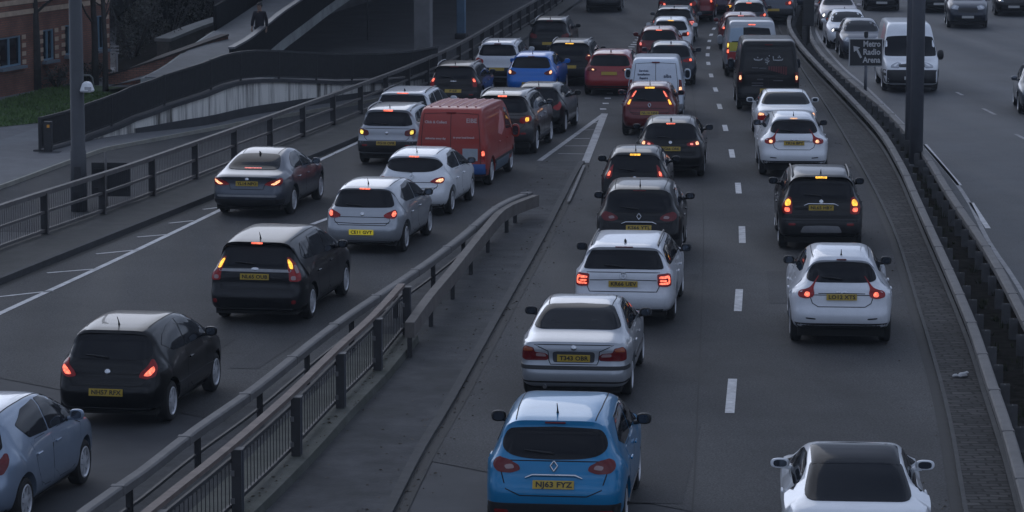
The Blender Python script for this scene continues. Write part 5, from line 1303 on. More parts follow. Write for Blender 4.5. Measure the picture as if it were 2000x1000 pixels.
TYPES['mpv'] = dict(L=4.62, W=1.775, H=1.575, zb=1.02, kr=.78, wb=2.78, ro=.92, rw=.318, wedge=.05, n=7,
    prof=[(.20,.22),(.06,.28),(0,.40),(-.015,.54),(.02,.61),(.08,.65),(.08,.80),(.09,.96),(.13,1.06),(.34,1.33),(.40,1.42),(.20,1.455),(.42,1.50),(1.0,1.55),(1.8,1.575),(2.5,1.54),(3.1,1.28),(3.6,1.02),(4.15,.88),(4.5,.74),(4.61,.58),(4.61,.40),(4.5,.26),(4.3,.2),(.5,.2)],
    rwin=[(0,1.045),(.60,1.045),(.69,1.06),(.66,1.2),(.59,1.40),(0,1.43)], rrnd=1,
    wscr=[(0,1.06),(.6,1.05),(.7,1.10),(.55,1.46),(0,1.5)],
    swin=[[(2.2,1.06),(3.3,1.02),(2.75,1.36),(2.45,1.46),(2.2,1.48)],[(1.25,1.10),(2.14,1.07),(2.14,1.48),(1.35,1.46)],[(.62,1.18),(.74,1.12),(1.19,1.10),(1.28,1.45),(.76,1.40)]],
    doors=[[(2.18,.32),(3.2,.30),(3.3,.6),(3.26,1.0),(2.18,1.01)],[(1.36,.64),(1.5,.34),(2.16,.32),(2.16,1.01),(1.2,1.01)]],
    lamp=[(.70,.80),(.90,.79),(1.02,.81),(1.06,.98),(1.0,1.10),(.86,1.20),(.76,1.21),(.70,1.05)], bulbs=[([(.73,1.02),(.84,1.0),(.86,1.10),(.81,1.17),(.75,1.17)],'b2'),([(.74,.82),(.86,.82),(.86,.89),(.74,.89)],'clear_lens'),([(.88,.93),(1.02,.94),(1.0,1.06),(.90,1.08)],'clear_lens')],
    plate=(.87,.265), fplate=(.45,.26), hbl=(1.452,.10,.028), badge=(1.005,'oval'), rpan=[('tailgate_trim',[(0,.955),(.66,.955),(.66,1.0),(0,1.01)],'silver_trim',.012)],
    tgate=[(0,.66),(.6,.66),(.66,.78),(.68,.95)], rtrim=[(.80,.22,.30,'trim')], refl=[[(.70,.40),(.80,.40),(.80,.47),(.70,.47)]], wiper=(1.08,1.11,.38), mirror=(2.98,1.10), ant=(.55,.22), tgap=[[(.5,.56),(1.2,.58),(2.3,.58)]], hlamp=HL, fpan=FP)
TYPES['supermini'] = var('hatch', 4.06, 1.70, 1.445, swin=[[(1.85,.995),(3.0,.955),(2.45,1.27),(2.1,1.36),(1.85,1.375)],[(.74,1.13),(.98,1.02),(1.79,.995),(1.79,1.375),(1.15,1.34)]],
    doors=[[(1.84,.34),(2.80,.32),(2.88,.62),(2.86,.95),(1.84,.96)],[(1.14,.62),(1.28,.36),(1.82,.34),(1.82,.96),(1.02,.97)]], plate=(.47,.26), hbl=(1.338,.11,.026), badge=(.84,'disc'), waist=None,
    lamp=[(.50,.795),(.58,.755),(.78,.75),(.88,.79),(.93,.88),(.90,.925),(.78,.915),(.62,.875),(.52,.835)], bulbs=[([(.72,.79),(.80,.79),(.87,.84),(.86,.90),(.78,.89),(.71,.84)],'b1')],
    rwin=[(0,.965),(.52,.97),(.645,.985),(.62,1.08),(.53,1.285),(.42,1.305),(0,1.315)], rgap=[[(-.58,.66),(0,.64),(.58,.66)]], spokes=5)
TYPES['french_hatch'] = var('supermini', 4.06, 1.73, 1.448, rwin=[(0,1.0),(.36,1.005),(.55,1.05),(.665,1.13),(.63,1.20),(.54,1.275),(.36,1.305),(0,1.315)],
    lamp=[(.46,.80),(.62,.755),(.82,.765),(.93,.82),(.96,.885),(.84,.90),(.62,.875)], bulbs=[([(.60,.80),(.76,.785),(.88,.82),(.88,.865),(.70,.855)],'b1')], plate=(.50,.26), badge=(.90,'diamond'))
TYPES['coupe_saloon'] = dict(L=4.63, W=1.777, H=1.432, zb=.95, kr=.72, wb=2.70, ro=1.02, rw=.325, wedge=-.02, flare=.03, n=6, plan=(1.2,.10,1.3,.14), shoulder=.05,
    prof=[(.20,.24),(.06,.28),(0,.40),(-.02,.54),(.01,.64),(.05,.74),(.05,.86),(.02,.945),(.14,.985),(.40,1.02),(.62,1.07),(.95,1.22),(1.3,1.345),(1.7,1.415),(2.1,1.432),(2.55,1.39),(3.0,1.19),(3.4,1.0),(4.0,.90),(4.4,.76),(4.60,.62),(4.62,.42),(4.5,.26),(4.2,.2),(.6,.2)],
    rwin=[(0,1.055),(.50,1.06),(.61,1.08),(.58,1.18),(.50,1.315),(.38,1.34),(0,1.35)],
    wscr=[(0,1.04),(.6,1.03),(.68,1.07),(.5,1.34),(0,1.37)],
    swin=[[(2.2,.99),(3.12,.97),(2.75,1.20),(2.45,1.32),(2.2,1.345)],[(1.25,1.10),(1.38,1.02),(2.14,.99),(2.14,1.345),(1.75,1.33),(1.45,1.25)]],
    doors=[[(2.17,.30),(3.1,.30),(3.2,.6),(3.12,.94),(2.17,.95)],[(1.42,.62),(1.56,.34),(2.15,.30),(2.15,.95),(1.28,.98)]],
    lamp=[(.42,.765),(.62,.735),(.84,.755),(.98,.81),(1.02,.90),(.90,.925),(.72,.89),(.52,.835)], bulbs=[([(.58,.775),(.70,.765),(.86,.84),(.88,.885),(.76,.86)],'b2')],
    plate=(.79,.26), fplate=(.42,.26), hbl=(1.085,.20,.026), badge=(.885,'disc'), rtrim=[(1.1,.24,.44,'trim')], rpan=[('bumper_strip',[(0,.49),(.68,.49),(.70,.535),(0,.535)],'silver_trim',.016)],
    tgate=[(0,.66),(.38,.66),(.42,.78),(.58,.90)], mirror=(2.92,1.03), ant=(1.32,.05), tgap=[[(1.35,.42),(1.9,.44),(2.5,.44)]], hlamp=HL, fpan=FP, spokes=10)
TYPES['city_car'] = var('supermini', 3.95, 1.695, 1.51, rw=.31, lamp=[(.56,.80),(.68,.74),(.82,.76),(.95,.86),(1.02,.99),(.93,1.00),(.78,.94),(.60,.87)], bulbs=[([(.62,.80),(.74,.79),(.84,.86),(.74,.90)],'b1')], spokes=7,
    swin=[[(1.76,1.03),(3.08,.995),(2.5,1.32),(2.15,1.42),(1.76,1.44)],[(.76,1.27),(1.02,1.06),(1.71,1.03),(1.71,1.44),(1.15,1.41)]], doors=[[(1.76,.36),(2.76,.34),(2.86,.64),(2.9,1.0),(1.76,1.01)],[(1.12,.62),(1.26,.38),(1.74,.36),(1.74,1.01),(.98,1.02)]], wedge=.03)
TYPES['coupe'] = dict(cabin=(2.5, .145), L=4.29, W=1.72, H=1.36, zb=.95, kr=.76, wb=2.61, ro=.78, rw=.335, wedge=-.02, flare=.035, bulge=.02, shoulder=.085, n=9, plan=(1.2,.09,1.3,.15),
    prof=[(.20,.24),(.06,.30),(0,.42),(-.02,.58),(.02,.70),(.03,.85),(.04,.94),(.14,.985),(.34,1.02),(.62,1.09),(1.05,1.21),(1.45,1.305),(1.9,1.355),(2.25,1.36),(2.6,1.30),(3.0,1.12),(3.4,.97),(3.9,.86),(4.2,.72),(4.29,.54),(4.28,.38),(4.15,.25),(3.9,.2),(.5,.2)],
    rwin=[(0,1.03),(.54,1.03),(.635,1.045),(.605,1.13),(.575,1.20),(.545,1.272),(0,1.275)], rrnd=1, rooftop=[(1.335,.53),(2.15,.53),(2.24,0)],
    wscr=[(0,1.02),(.58,1.01),(.66,1.05),(.5,1.27),(0,1.30)],
    swin=[[(.95,1.03),(1.55,.985),(3.0,.975),(2.6,1.20),(2.35,1.27),(1.95,1.29),(1.5,1.235)]],
    doors=[[(1.72,.32),(2.9,.30),(3.0,.6),(2.96,.94),(1.72,.96)]],
    lamp=[(.45,.80),(.65,.76),(.88,.78),(.95,.86),(.7,.88),(.5,.85)], bulbs=[], plate=(.6,.26), hbl=None, rtrim=[(.9,.24,.4,'trim')], mirror=(2.45,1.045), mirs=(.075,.12,.062), ant=None, tgap=[[(1.33,.42),(1.8,.415),(2.22,.41)]], hlamp=HL, fpan=FP)
TYPES['boxy_hatch'] = var('supermini', 3.66, 1.62, 1.49, kr=.84, rw=.29, lamp=[(.63,.86),(.72,.84),(.86,.86),(.80,1.10),(.72,1.30),(.60,1.32),(.62,1.05)], bulbs=[([(.63,1.12),(.70,1.10),(.66,1.28),(.60,1.28)],'b1'),([(.65,.90),(.76,.90),(.73,1.04),(.65,1.04)],'b2')],
    rwin=[(0,.99),(.5,.99),(.585,1.0),(.57,1.12),(.53,1.33),(0,1.36)], hbl=(1.375,.14,.045), plate=(.66,.26), badge=(.885,'diamond'), sk=(.7,2.8))
TYPES['family_hatch'] = var('supermini', 4.25, 1.76, 1.46, lamp=[(.46,.83),(.60,.80),(.88,.82),(.96,.90),(.90,.945),(.66,.93),(.48,.88)], bulbs=[([(.74,.84),(.87,.85),(.89,.92),(.76,.91)],'b1'),([(.56,.84),(.66,.84),(.66,.89),(.57,.88)],'b2')], plate=(.74,.26), badge=(.90,'disc'), ant=(.72,.05), rtrim=[(.9,.2,.34,'trim')], refl=[])
TYPES['small_suv'] = var('suv', 4.11, 1.79, 1.56, lamp=[(.72,.80),(.90,.80),(.94,.86),(.94,1.05),(.90,1.10),(.72,1.10)], bulbs=[([(.76,.96),(.88,.96),(.88,1.06),(.76,1.06)],'b1'),([(.76,.84),(.88,.84),(.88,.92),(.76,.92)],'b2')], strip=None, badge=(.98,'wings'), plate=(.66,.26), rails=(.45,2.3,.60,'silver_trim'), hbl=(1.45,.14,.03), kr=.82, rpan=[])
TYPES['large_suv'] = var('suv', 4.43, 1.81, 1.70, lamp=[(.55,.90),(.64,.86),(.86,.90),(1.0,.96),(1.0,1.07),(.86,1.08),(.58,1.02)], bulbs=[([(.74,.91),(.86,.93),(.88,1.04),(.74,1.02)],'b2'),([(.60,.90),(.70,.90),(.70,1.0),(.60,.98)],'b1')], strip=None, plate=(.66,.26), badge=(.95,'disc'), rails=(.45,2.4,.62,'silver_trim'), railh=.05, rpan=[])
TYPES['van'] = dict(cabin=(1,0), L=5.5, W=1.96, H=2.45, zb=1.20, kr=.88, wb=3.3, ro=1.05, rw=.345, n=13, zs=1.1, sk=(1.0,4.2), plan=(.8,.02,1.2,.12), bulge=.01, shoulder=.005, flare=.004,
    prof=[(.12,.32),(.03,.36),(0,.46),(0,.60),(.04,.64),(.03,1.2),(.06,1.9),(.11,2.38),(.20,2.45),(.6,2.47),(3.6,2.44),(3.95,2.36),(4.15,2.18),(4.75,1.36),(4.9,1.26),(5.3,1.08),(5.46,.88),(5.5,.6),(5.48,.42),(5.35,.30),(5.1,.26),(.5,.28)],
    swin=[[(3.72,1.30),(4.6,1.27),(4.42,1.52),(4.05,1.95),(3.72,1.96)]], doors=[[(3.66,.42),(4.40,.42),(4.6,.8),(4.66,1.24),(4.1,2.02),(3.66,2.04)],[(2.4,.42),(3.62,.42),(3.62,2.22),(2.4,2.22)]],
    wscr=[(0,1.42),(.74,1.39),(.82,1.46),(.72,2.02),(0,2.08)],
    lamp=[(.88,.80),(.99,.80),(.99,1.22),(.88,1.22)], lrnd=0, bulbs=[([(.90,1.03),(.97,1.03),(.97,1.15),(.90,1.15)],'b1'),([(.90,.86),(.97,.86),(.97,.97),(.90,.97)],'b2')],
    rgap=[[(0,.66),(0,2.30)],[(-.84,.66),(-.82,1.5),(-.78,2.28),(0,2.31),(.78,2.28),(.82,1.5),(.84,.66),(0,.66),(-.84,.66)]], rtrim=[(1.1,.36,.60,'bumper')],
    plate=(.74,.26), fplate=(.55,.26), hbl=(2.36,.12,.03), mirror=(4.35,1.34), mirs=(.09,.11,.17), waist=(1.45,4.2,.62,.74),
    hlamp=[(.50,.90),(.84,.92),(.92,1.02),(.86,1.10),(.54,1.06)], fpan=[('grille',[(.02,.94),(.44,.93),(.46,1.02),(.02,1.05)],'black'),('front_bumper',[(.02,.36),(.9,.36),(.97,.62),(.95,.84),(.02,.84)],'trim')])
TYPES['city_van'] = var('van', 4.5, 1.80, 1.86, rw=.315, n=9, prof=[(.12,.26),(.03,.30),(0,.40),(-.01,.58),(.03,.63),(.03,.95),(.08,1.40),(.15,1.76),(.26,1.84),(.6,1.87),(2.3,1.86),(2.8,1.78),(3.3,1.40),(3.65,1.12),(4.2,.98),(4.42,.82),(4.5,.58),(4.48,.40),(4.36,.27),(4.1,.22),(.5,.23)], sk=(.8,3.3), zs=.8,
    swin=[[(2.5,1.15),(3.4,1.10),(3.1,1.40),(2.8,1.62),(2.5,1.66)]], doors=[[(2.45,.36),(3.3,.36),(3.45,.7),(3.4,1.08),(2.45,1.10)],[(1.4,.5),(2.4,.36),(2.4,1.68),(1.4,1.68)]],
    wscr=[(0,1.18),(.66,1.15),(.74,1.20),(.62,1.68),(0,1.73)], zb=1.08, kr=.84,
    lamp=[(.76,.84),(.93,.84),(.95,1.22),(.80,1.24)], bulbs=[([(.79,.90),(.90,.90),(.90,1.02),(.79,1.02)],'b1')],
    rgap=[[(0,.6),(0,1.72)],[(-.72,.62),(-.70,1.2),(-.64,1.70),(0,1.73),(.64,1.70),(.70,1.2),(.72,.62)]], rtrim=[(.95,.26,.52,'bumper')], plate=(.66,.26), hbl=(1.735,.12,.04), mirror=(2.95,1.18), waist=(1.4,3.2,.52,.60), ro=.78, wb=2.72, hlamp=HL, fpan=FP)
TYPES['panel_van'] = var('van', 5.0, 1.97, 2.05, rw=.335, prof=[(.12,.30),(.03,.34),(0,.44),(0,.58),(.04,.62),(.03,1.05),(.07,1.60),(.14,1.96),(.26,2.04),(.7,2.07),(3.1,2.05),(3.5,1.96),(3.9,1.62),(4.25,1.28),(4.7,1.10),(4.93,.90),(5.0,.62),(4.98,.42),(4.86,.30),(4.6,.25),(.5,.26)], sk=(.9,3.7), zs=.9, zb=1.15,
    swin=[[(3.15,1.25),(4.05,1.2),(3.8,1.5),(3.5,1.78),(3.15,1.82)]], doors=[[(3.1,.4),(3.9,.4),(4.0,.8),(4.05,1.18),(3.1,1.2)],[(1.9,.4),(3.05,.4),(3.05,1.86),(1.9,1.86)]],
    rwin=[(0,1.22),(.66,1.22),(.74,1.24),(.70,1.55),(.64,1.80),(0,1.84)], wscr=[(0,1.36),(.72,1.33),(.82,1.38),(.70,1.82),(0,1.9)],
    lamp=[(.86,.86),(.98,.86),(.98,1.30),(.86,1.30)], bulbs=[([(.87,.90),(.96,.90),(.96,1.03),(.87,1.03)],'b1'),([(.88,1.10),(.96,1.10),(.96,1.26),(.88,1.26)],'b2')], plate=(.62,.26), hbl=(1.93,.12,.03), rrnd=1,
    rgap=[[(0,.62),(0,1.92)],[(-.82,.62),(-.80,1.3),(-.74,1.9),(0,1.93),(.74,1.9),(.80,1.3),(.82,.62)]])
M('recess', (.03, .032, .036), .5); M('bumper', (.016, .016, .018), .55)
# ------------------------------------------------------------------ the traffic
PB = paint('black', (.006,.0062,.0072), .1, .3, .15); PG = paint('dark_grey', (.013,.0135,.016), .3, .32); PW = paint('white', (.78,.80,.83)); PW2 = paint('white_dusty', (.68,.70,.74), dirt=.4)
PS = paint('silver', (.38,.40,.43), .45, .28); PSB = paint('silver_blue', (.25,.31,.40), .4, .30); PBL = paint('bright_blue', (.005,.185,.39), .2, .28); PB2 = paint('deep_blue', (.012,.16,.58), .1)
PR = paint('red', (.30,.020,.022)); PRD = paint('dark_red', (.13,.012,.014), .2); PRV = paint('van_red', (.34,.038,.028), 0, .4, .35, .4); PBK2 = paint('black_warm', (.014,.012,.012), .2, .3)
PBR = paint('bronze', (.05,.045,.042), .55, .3); PGM = paint('gunmetal', (.075,.085,.105), .6, .28); PLB = paint('pale_blue', (.42,.50,.60)); PNV = paint('navy', (.012,.017,.03), .2)
GL, GM, GR, GO = 'cars queuing in the left stream', 'cars queuing in the middle lane', 'cars queuing in the median lane', 'cars coming the other way'
BK = dict(mirror=MATS['black'])
V = vehicle
TYPES['silver_mpv'] = var('large_suv', 4.1, 1.69, 1.54); TYPES['tiny_suv'] = var('small_suv', 3.9, 1.66, 1.48); TYPES['mid_suv'] = var('large_suv', 4.3, 1.66, 1.56); TYPES['low_hatch'] = var('city_car', 3.85, 1.66, 1.42)
# left stream
V('parked_car'.replace('parked_', ''), 'city_car', 'silvery blue hatchback cut off by the lower photo corner beside the black hatchback', 'car', GL, PSB, 9.6, rr=at(46,1024), lit=False, plate='NK61 YTA', bulb={}, mirror=PSB)
V('car', 'hatch', 'black three door hatchback with a silver round badge and unlit high brake lamp', 'car', GL, PB, 9.6, rr=at(332,822), lit=True, bulb=dict(b1='b_red'), plate='NH57 RFX')
V('car', 'mpv', 'dark family estate with tall amber lit lamps and a silver tailgate bar', 'car', GL, PG, 9.6, rr=at(606,622), lit=True, bulb=dict(b2='b_amber'), hbl='b_red', plate='NL65 OUB')
V('car', 'supermini', 'silver hatchback with a bright yellow number plate low in its bumper', 'car', GL, PS, 9.6, rr=at(790,490), lit=True, bulb=dict(b1='b_red'), hbl='b_red', plate='CE11 GVT', plate_mat='plate_lit', **BK)
V('car', 'french_hatch', 'white hatchback with a dark oval rear window next to the red van', 'car', GL, PW, 9.6, rr=at(880,417), lit=True, bulb=dict(b1='b_warm'), hbl='b_red', plate='', **BK)
V('car', 'coupe_saloon', 'dark grey saloon with a wide pink brake light across its rear window', 'car', GL, PGM, 9.6, rr=at(571,417), lit=True, bulb=dict(b2='b_warm'), hbl='b_pink', plate='YL14 NPO', rim='rim')
# markings of the red van
def red_van_kit():
    def doors(sh, add, d):
        pl = []
        bm = bmesh.new()
        def txt(s, size, y, z, wmax=None):
            p, nm = sh.proj('rear', (y, z)); me = text_mesh(s, size, .001, .003); 
            M4 = Matrix.Translation(p+nm*.012) @ Matrix(((0,0,-1),(-1,0,0),(0,1,0))).to_4x4(); me.transform(M4); bm.from_mesh(me); bpy.data.meshes.remove(me)
        txt('EIBE', .15, -.52, 1.66); txt('Click & Collect', .09, .38, 1.62); txt('deliveries every day', .065, .38, 1.22); txt('to your local branch', .065, -.33, 1.25)
        add('lettering', from_bm(bm), 'van_text')
        add('notice_panel', patch(sh, [(-.30,.68),(-.68,.68),(-.68,.98),(-.30,.98)], 'rear', .012, .1, rnd=0), 'notice')
        add('bumper_panel', patch(sh, [(-.86,.36),(-.50,.36),(-.50,.60),(-.86,.60)], 'rear', .024, .1, rnd=0), 'van_blue')
        add('side_skirt', patch(sh, [(1.45,.30),(3.3,.30),(3.3,.54),(1.45,.54)], 'right', .02, .15, rnd=0), 'skirt')
        add('side_emblem', patch(sh, [(1.9,1.2),(2.4,1.1),(2.9,1.25),(2.8,1.65),(2.5,1.75),(2.3,1.55)], 'right', .006, .12, rnd=1), 'van_pink')
        bm = bmesh.new()
        for k in range(6):
            y = -.56+k*.225; pts = [sh.proj('top', (x, y))[0] for x in (.45,1.3,2.2,2.9)]; tube(bm, [p+Vector((0,0,-.004)) for p in pts], .030, 6)
        add('roof_ribs', from_bm(bm, 60), 'rib')
    TYPES['red_van'] = var('panel_van', 4.85, 1.80, 1.97, extra=(doors,), n=18, rwin=None, lamp=[(.80,.66),(.90,.66),(.90,.96),(.80,.96)], bulbs=[([(.81,.80),(.895,.80),(.895,.93),(.81,.93)],'b1')], plate=None)
M('van_text', (.55,.42,.42), .5); M('notice', (.34,.38,.42), .5, var=.1, vs=8); M('van_blue', (.03,.10,.30), .45); M('skirt', (.10,.14,.18), .45); M('van_pink', (.52,.20,.20), .5, var=.3, vs=3); M('rib', (.46,.17,.17), .4)
red_van_kit()
V('van', 'red_van', 'red panel van with faded lettering and a blue bumper panel', 'van', None, PRV, 9.6, rr=at(957,360), lit=True, bulb=dict(b1='b_red'))
V('car', 'silver_mpv', 'silver off roader with both yellow hazard lamps lit and a yellow plate', 'car', GL, PS, 9.6, pos=at(766,318), lit=False, bulb=dict(b2='b_yellow'), hbl='b_red', plate='FG10 OFR', rails='x')
V('car', 'estate', 'white car with red lamps half hidden behind the silver off roader', 'car', GL, PW2, 9, pos=at(797,274), lit=True, bulb=dict(b1='b_red'), hbl='b_red', plate='', lod=1)
V('car', 'tiny_suv', 'black compact off roader with pale roof rails nearest the roadside railing', 'car', GL, PBK2, 8, pos=at(892,213), lit=True, bulb=dict(b1='b_red'), plate='P JOHNS5'.replace('JOHNS5', '0Z'), hbl=None)
V('car', 'large_suv', 'bronze brown off roader with one amber lamp beside the red van', 'car', GL, PBR, 9, rr=at(1046,298), lit=True, bulb=dict(b2='b_amber'), hbl='b_red', plate='', lod=0)
V('car', 'low_hatch', 'small dark hatchback in front of the bronze off roader', 'car', GL, PB, 9, rr=at(1102,259), lit=True, plate=None, lod=1)
V('car', 'mid_suv', 'white off roader with a hatch mounted plate behind the blue hatchback', 'car', GL, PW2, 7, pos=at(976,166), lit=True, plate='', lod=1, bulb={})
V('car', 'supermini', 'bright blue hatchback with its right lamp lit in the far left stream', 'car', GL, PB2, 8, pos=at(1040,188), lit=False, bulb=dict(b1='b_warm'), plate='', lod=1)
V('car', 'small_suv', 'black crossover with a bright high brake lamp beside the blue hatchback', 'car', GL, PB, 7, pos=at(1115,165), lit=True, bulb=dict(b1='b_warm'), hbl='b_amber', plate='', lod=1)
V('car', 'mid_suv', 'black off roader with silver tailgate trim, second farthest of the left stream', 'car', GL, PB, 6, pos=at(1076,113), lit=False, plate='', lod=1)
V('car', 'saloon', 'dark car at the very top of the photo above the left stream', 'car', GL, PG, 4, pos=at(1180,22), plate='', lod=1)
V('car', 'family_hatch', 'red hatchback with one amber lamp between the two streams', 'car', GL, PR, 7, pos=at(1193,184), lit=False, bulb=dict(b2='b_warm'), plate='', lod=1)
# middle lane
V('car', 'crossover', 'bright blue crossover with a chrome tailgate strip and plate NJ63 FYZ', 'car', GM, PBL, 6, pos=at(1090,1036), plate='NJ63 FYZ', bulb={}, mirror=MATS['black'], handle=PBL)
V('car', 'saloon', 'silver saloon with plate T343 OBR and unlit red lamps', 'car', GM, PS, 6, pos=at(1130,768), plate='T343 OBR', bulb={}, mirror=MATS['trim'])
V('car', 'estate', 'white estate car with roof rails and C shaped red lamps', 'car', GM, PW2, 6, pos=at(1224,621), plate='KR66 UEV', bulb=dict(b1='b_red'), lit=True, mirror=MATS['trim'])
V('car', 'crossover', 'black crossover with slim unlit lamps just ahead of the white estate', 'car', GM, PB, 5, pos=at(1250,506), plate='KS66 YTL', bulb={}, lit=False, mirror=PB)
TYPES['narrow_hatch'] = var('supermini', 3.7, 1.60, 1.50, lamp=[(.58,.90),(.70,.84),(.82,.90),(.80,1.08),(.70,1.17),(.64,1.04)], bulbs=[([(.65,.92),(.74,.90),(.76,1.0),(.68,1.02)],'b1')], hbl=(1.385,.12,.04), plate=(.66,.26))
V('car', 'narrow_hatch', 'narrow black hatchback with an amber high brake lamp', 'car', GM, PB, 5, pos=at(1241,416), plate='', bulb=dict(b1='b_red'), lit=True, hbl='b_amber')
V('car', 'family_hatch', 'black hatchback with a wide red high brake lamp beside the lane dashes', 'car', GM, PB, 4.5, pos=at(1310,342), plate='NG66 ORK', bulb=dict(b1='b_warm', b2='b_pink'), lit=True, hbl='b_red')
V('car', 'boxy_hatch', 'small dark red hatchback with tall amber lamps behind the white van', 'car', GM, PRD, 4, pos=at(1269,262), plate='NL10 NSE', bulb=dict(b1='b_red', b2='b_amber'), lit=True, hbl='b_amber')
def white_van_kit():
    def sign(sh, add, d):
        bm = bmesh.new()
        def txt(s, size, y, z):
            p, nm = sh.proj('rear', (y, z)); me = text_mesh(s, size, .001, .003); me.transform(Matrix.Translation(p+nm*.012) @ Matrix(((0,0,-1),(-1,0,0),(0,1,0))).to_4x4()); bm.from_mesh(me); bpy.data.meshes.remove(me)
        for s, z in (('Services', 1.52), ('Installation', 1.41), ('Repairs', 1.30), ('Call us now', 1.19)): txt(s, .085, .36, z)
        txt('alba', .15, -.36, 1.36)
        add('lettering', from_bm(bm), 'van_ink')
    TYPES['white_van'] = var('city_van', 4.5, 1.70, 1.90, extra=(sign,), n=12)
    def arab(sh, add, d):
        # pale script and a dark red band across the tailgate
        bm = bmesh.new(); X = lambda y, z: sh.proj('rear', (y, z))[0]+Vector((-.014, 0, 0))
        def stroke(p, r=.016): tube(bm, [X(*q) for q in p], r, 5)
        stroke([(.46,1.66),(.42,1.62),(.30,1.61),(.22,1.63),(.20,1.67)]); stroke([(.10,1.66),(.12,1.62),(.03,1.61),(0,1.66),(.05,1.70),(.06,1.64)]); stroke([(-.02,1.60),(.03,1.55),(.10,1.55)]); stroke([(-.14,1.74),(-.15,1.62),(-.30,1.61),(-.42,1.62),(-.44,1.66)])
        for y, z in ((.34,1.70),(.04,1.50),(-.02,1.75),(-.30,1.70),(-.36,1.70),(-.33,1.74)): box(bm, X(y, z), (.012,.03,.03))
        add('lettering', from_bm(bm), 'van_pale')
        bm = bmesh.new()
        for k in range(8): y = -.02-.075*k; box(bm, X(y, 1.37-.012*k), (.012, .05, .12+.02*k))
        add('red_lettering', from_bm(bm), 'van_redtext')
        bm = bmesh.new()
        for y, z, w_ in ((.42,1.38,.20),(.18,1.36,.22),(.34,.90,.36),(.34,.82,.36),(-.30,.98,.30),(.26,1.02,.2)): box(bm, X(y, z), (.010, w_, .03))
        add('small_print', from_bm(bm), 'van_dim')
    TYPES['black_van'] = var('panel_van', 5.0, 1.97, 2.22, rwin=None, extra=(arab,), lamp=[(.86,.92),(.99,.92),(.99,1.24),(.86,1.24)], bulbs=[([(.88,1.0),(.96,1.0),(.96,1.14),(.88,1.14)],'b1')], n=14, zb=1.2)
M('van_ink', (.03,.05,.10), .5); M('van_pale', (.50,.51,.53), .5); M('van_redtext', (.12,.018,.022), .5); M('van_dim', (.10,.10,.11), .5)
white_van_kit()
V('van', 'white_van', 'small white van with dark lettering on its rear doors', 'van', None, paint('van_white', (.62,.68,.76)), 4, pos=at(1281,232), plate='', bulb=dict(b1='b_warm'), lit=False, over=dict(bumper='silver_trim'))
V('car', 'family_hatch', 'dark hatchback with one red lamp ahead of the white van', 'car', GM, PNV, 3.5, pos=at(1310,164), plate='', bulb=dict(b1='b_red'), lit=True, lod=1)
V('car', 'supermini', 'dark red hatchback with a pink high brake lamp next to the block marking', 'car', GM, PRD, 4, pos=at(1287,128), plate='', bulb=dict(b1='b_pink'), lit=True, hbl='b_red', lod=1)
V('car', 'supermini', 'white hatchback with an amber high lamp between two dark cars', 'car', GM, PW, 4, pos=at(1310,106), plate='', bulb=dict(b1='b_red'), lit=True, hbl='b_amber', lod=1)
V('car', 'estate', 'dark estate with a pale barred roof in the far queue', 'car', GM, PGM, 5, pos=at(1317,82), plate='', bulb=dict(b1='b_pink'), lit=True, lod=1)
V('car', 'large_suv', 'dark off roader with a plain grey roof at the queue head', 'car', GM, PG, 6, pos=at(1325,48), plate='', bulb=dict(b1='b_red'), lit=True, hbl='b_red', lod=1)
V('van', 'city_van', 'far red van with one lit lamp near the top of the photo', 'van', None, PR, 6, pos=at(1356,41), plate='', bulb=dict(b1='b_red'), lit=True, lod=1)
V('car', 'supermini', 'dark plum hatchback in the far queue right of the red van', 'car', GM, paint('plum', (.05,.03,.05), .3), 7, pos=at(1392,28), plate='', bulb=dict(b1='b_pink'), lit=True, lod=1)
V('car', 'family_hatch', 'grey hatchback cut by the photo top above the lane dashes', 'car', GM, PGM, 8, pos=at(1418,10), plate='', bulb=dict(b1='b_red'), lit=True, lod=1)
# lane beside the median
V('car', 'coupe', 'white coupe with a black glass roof at the bottom of the photo', 'car', GR, PW, 4.2, pos=at(1672,1130), plate='', bulb={}, glass='glass_black')
V('car', 'sporty_crossover', 'white bulbous crossover with an orange yellow plate and unlit high lamp', 'car', GR, PW2, 4.2, pos=at(1640,665), plate='LO12 XTS', bulb=dict(b1='b_red'), lit=True, mirror=MATS['black'])
V('car', 'suv', 'black crossover with bright amber lamps and a silver skid plate', 'car', GR, PB, 3.3, pos=at(1600,482), plate='NL65 HBY', bulb=dict(b1='b_red', b2='b_amber'), lit=True, hbl='b_amber', mirror=PB)
V('car', 'sporty_crossover', 'white bulbous crossover with a lit high brake lamp tucked behind a white saloon', 'car', GR, PW, 2.8, pos=at(1548,340), plate='YK16 BPY', bulb=dict(b1='b_warm'), lit=True, hbl='b_warm', mirror=MATS['black'])
V('car', 'saloon', 'white saloon with an amber high lamp behind the black van', 'car', GR, PW, 2.6, pos=at(1533,276), plate='', bulb={}, lit=True, lod=0, over=dict(recess='trim', dull_amber='b_warm'))
V('van', 'black_van', 'black van with pale script and dull red lettering on its doors', 'van', None, PB, 2.6, pos=at(1498,213), plate='', bulb=dict(b1='b_warm'), hbl=None)
def police_kit():
    def chev(sh, add, d):
        for nm, q, mk in (('blue_panel',[(.30,1.30),(.80,1.30),(.74,1.75),(.30,1.78)],'hv_pale'),('yellow_panel',[(.28,.95),(.84,.95),(.82,1.26),(.28,1.26)],'hv_yellow'),('red_panel',[(.28,.64),(.86,.64),(.85,.92),(.28,.92)],'hv_red')):
            add(nm, patch(sh, q, 'rear', .012, .1, rnd=0), mk)
    TYPES['marked_van'] = var('panel_van', 4.9, 1.90, 2.0, extra=(chev,))
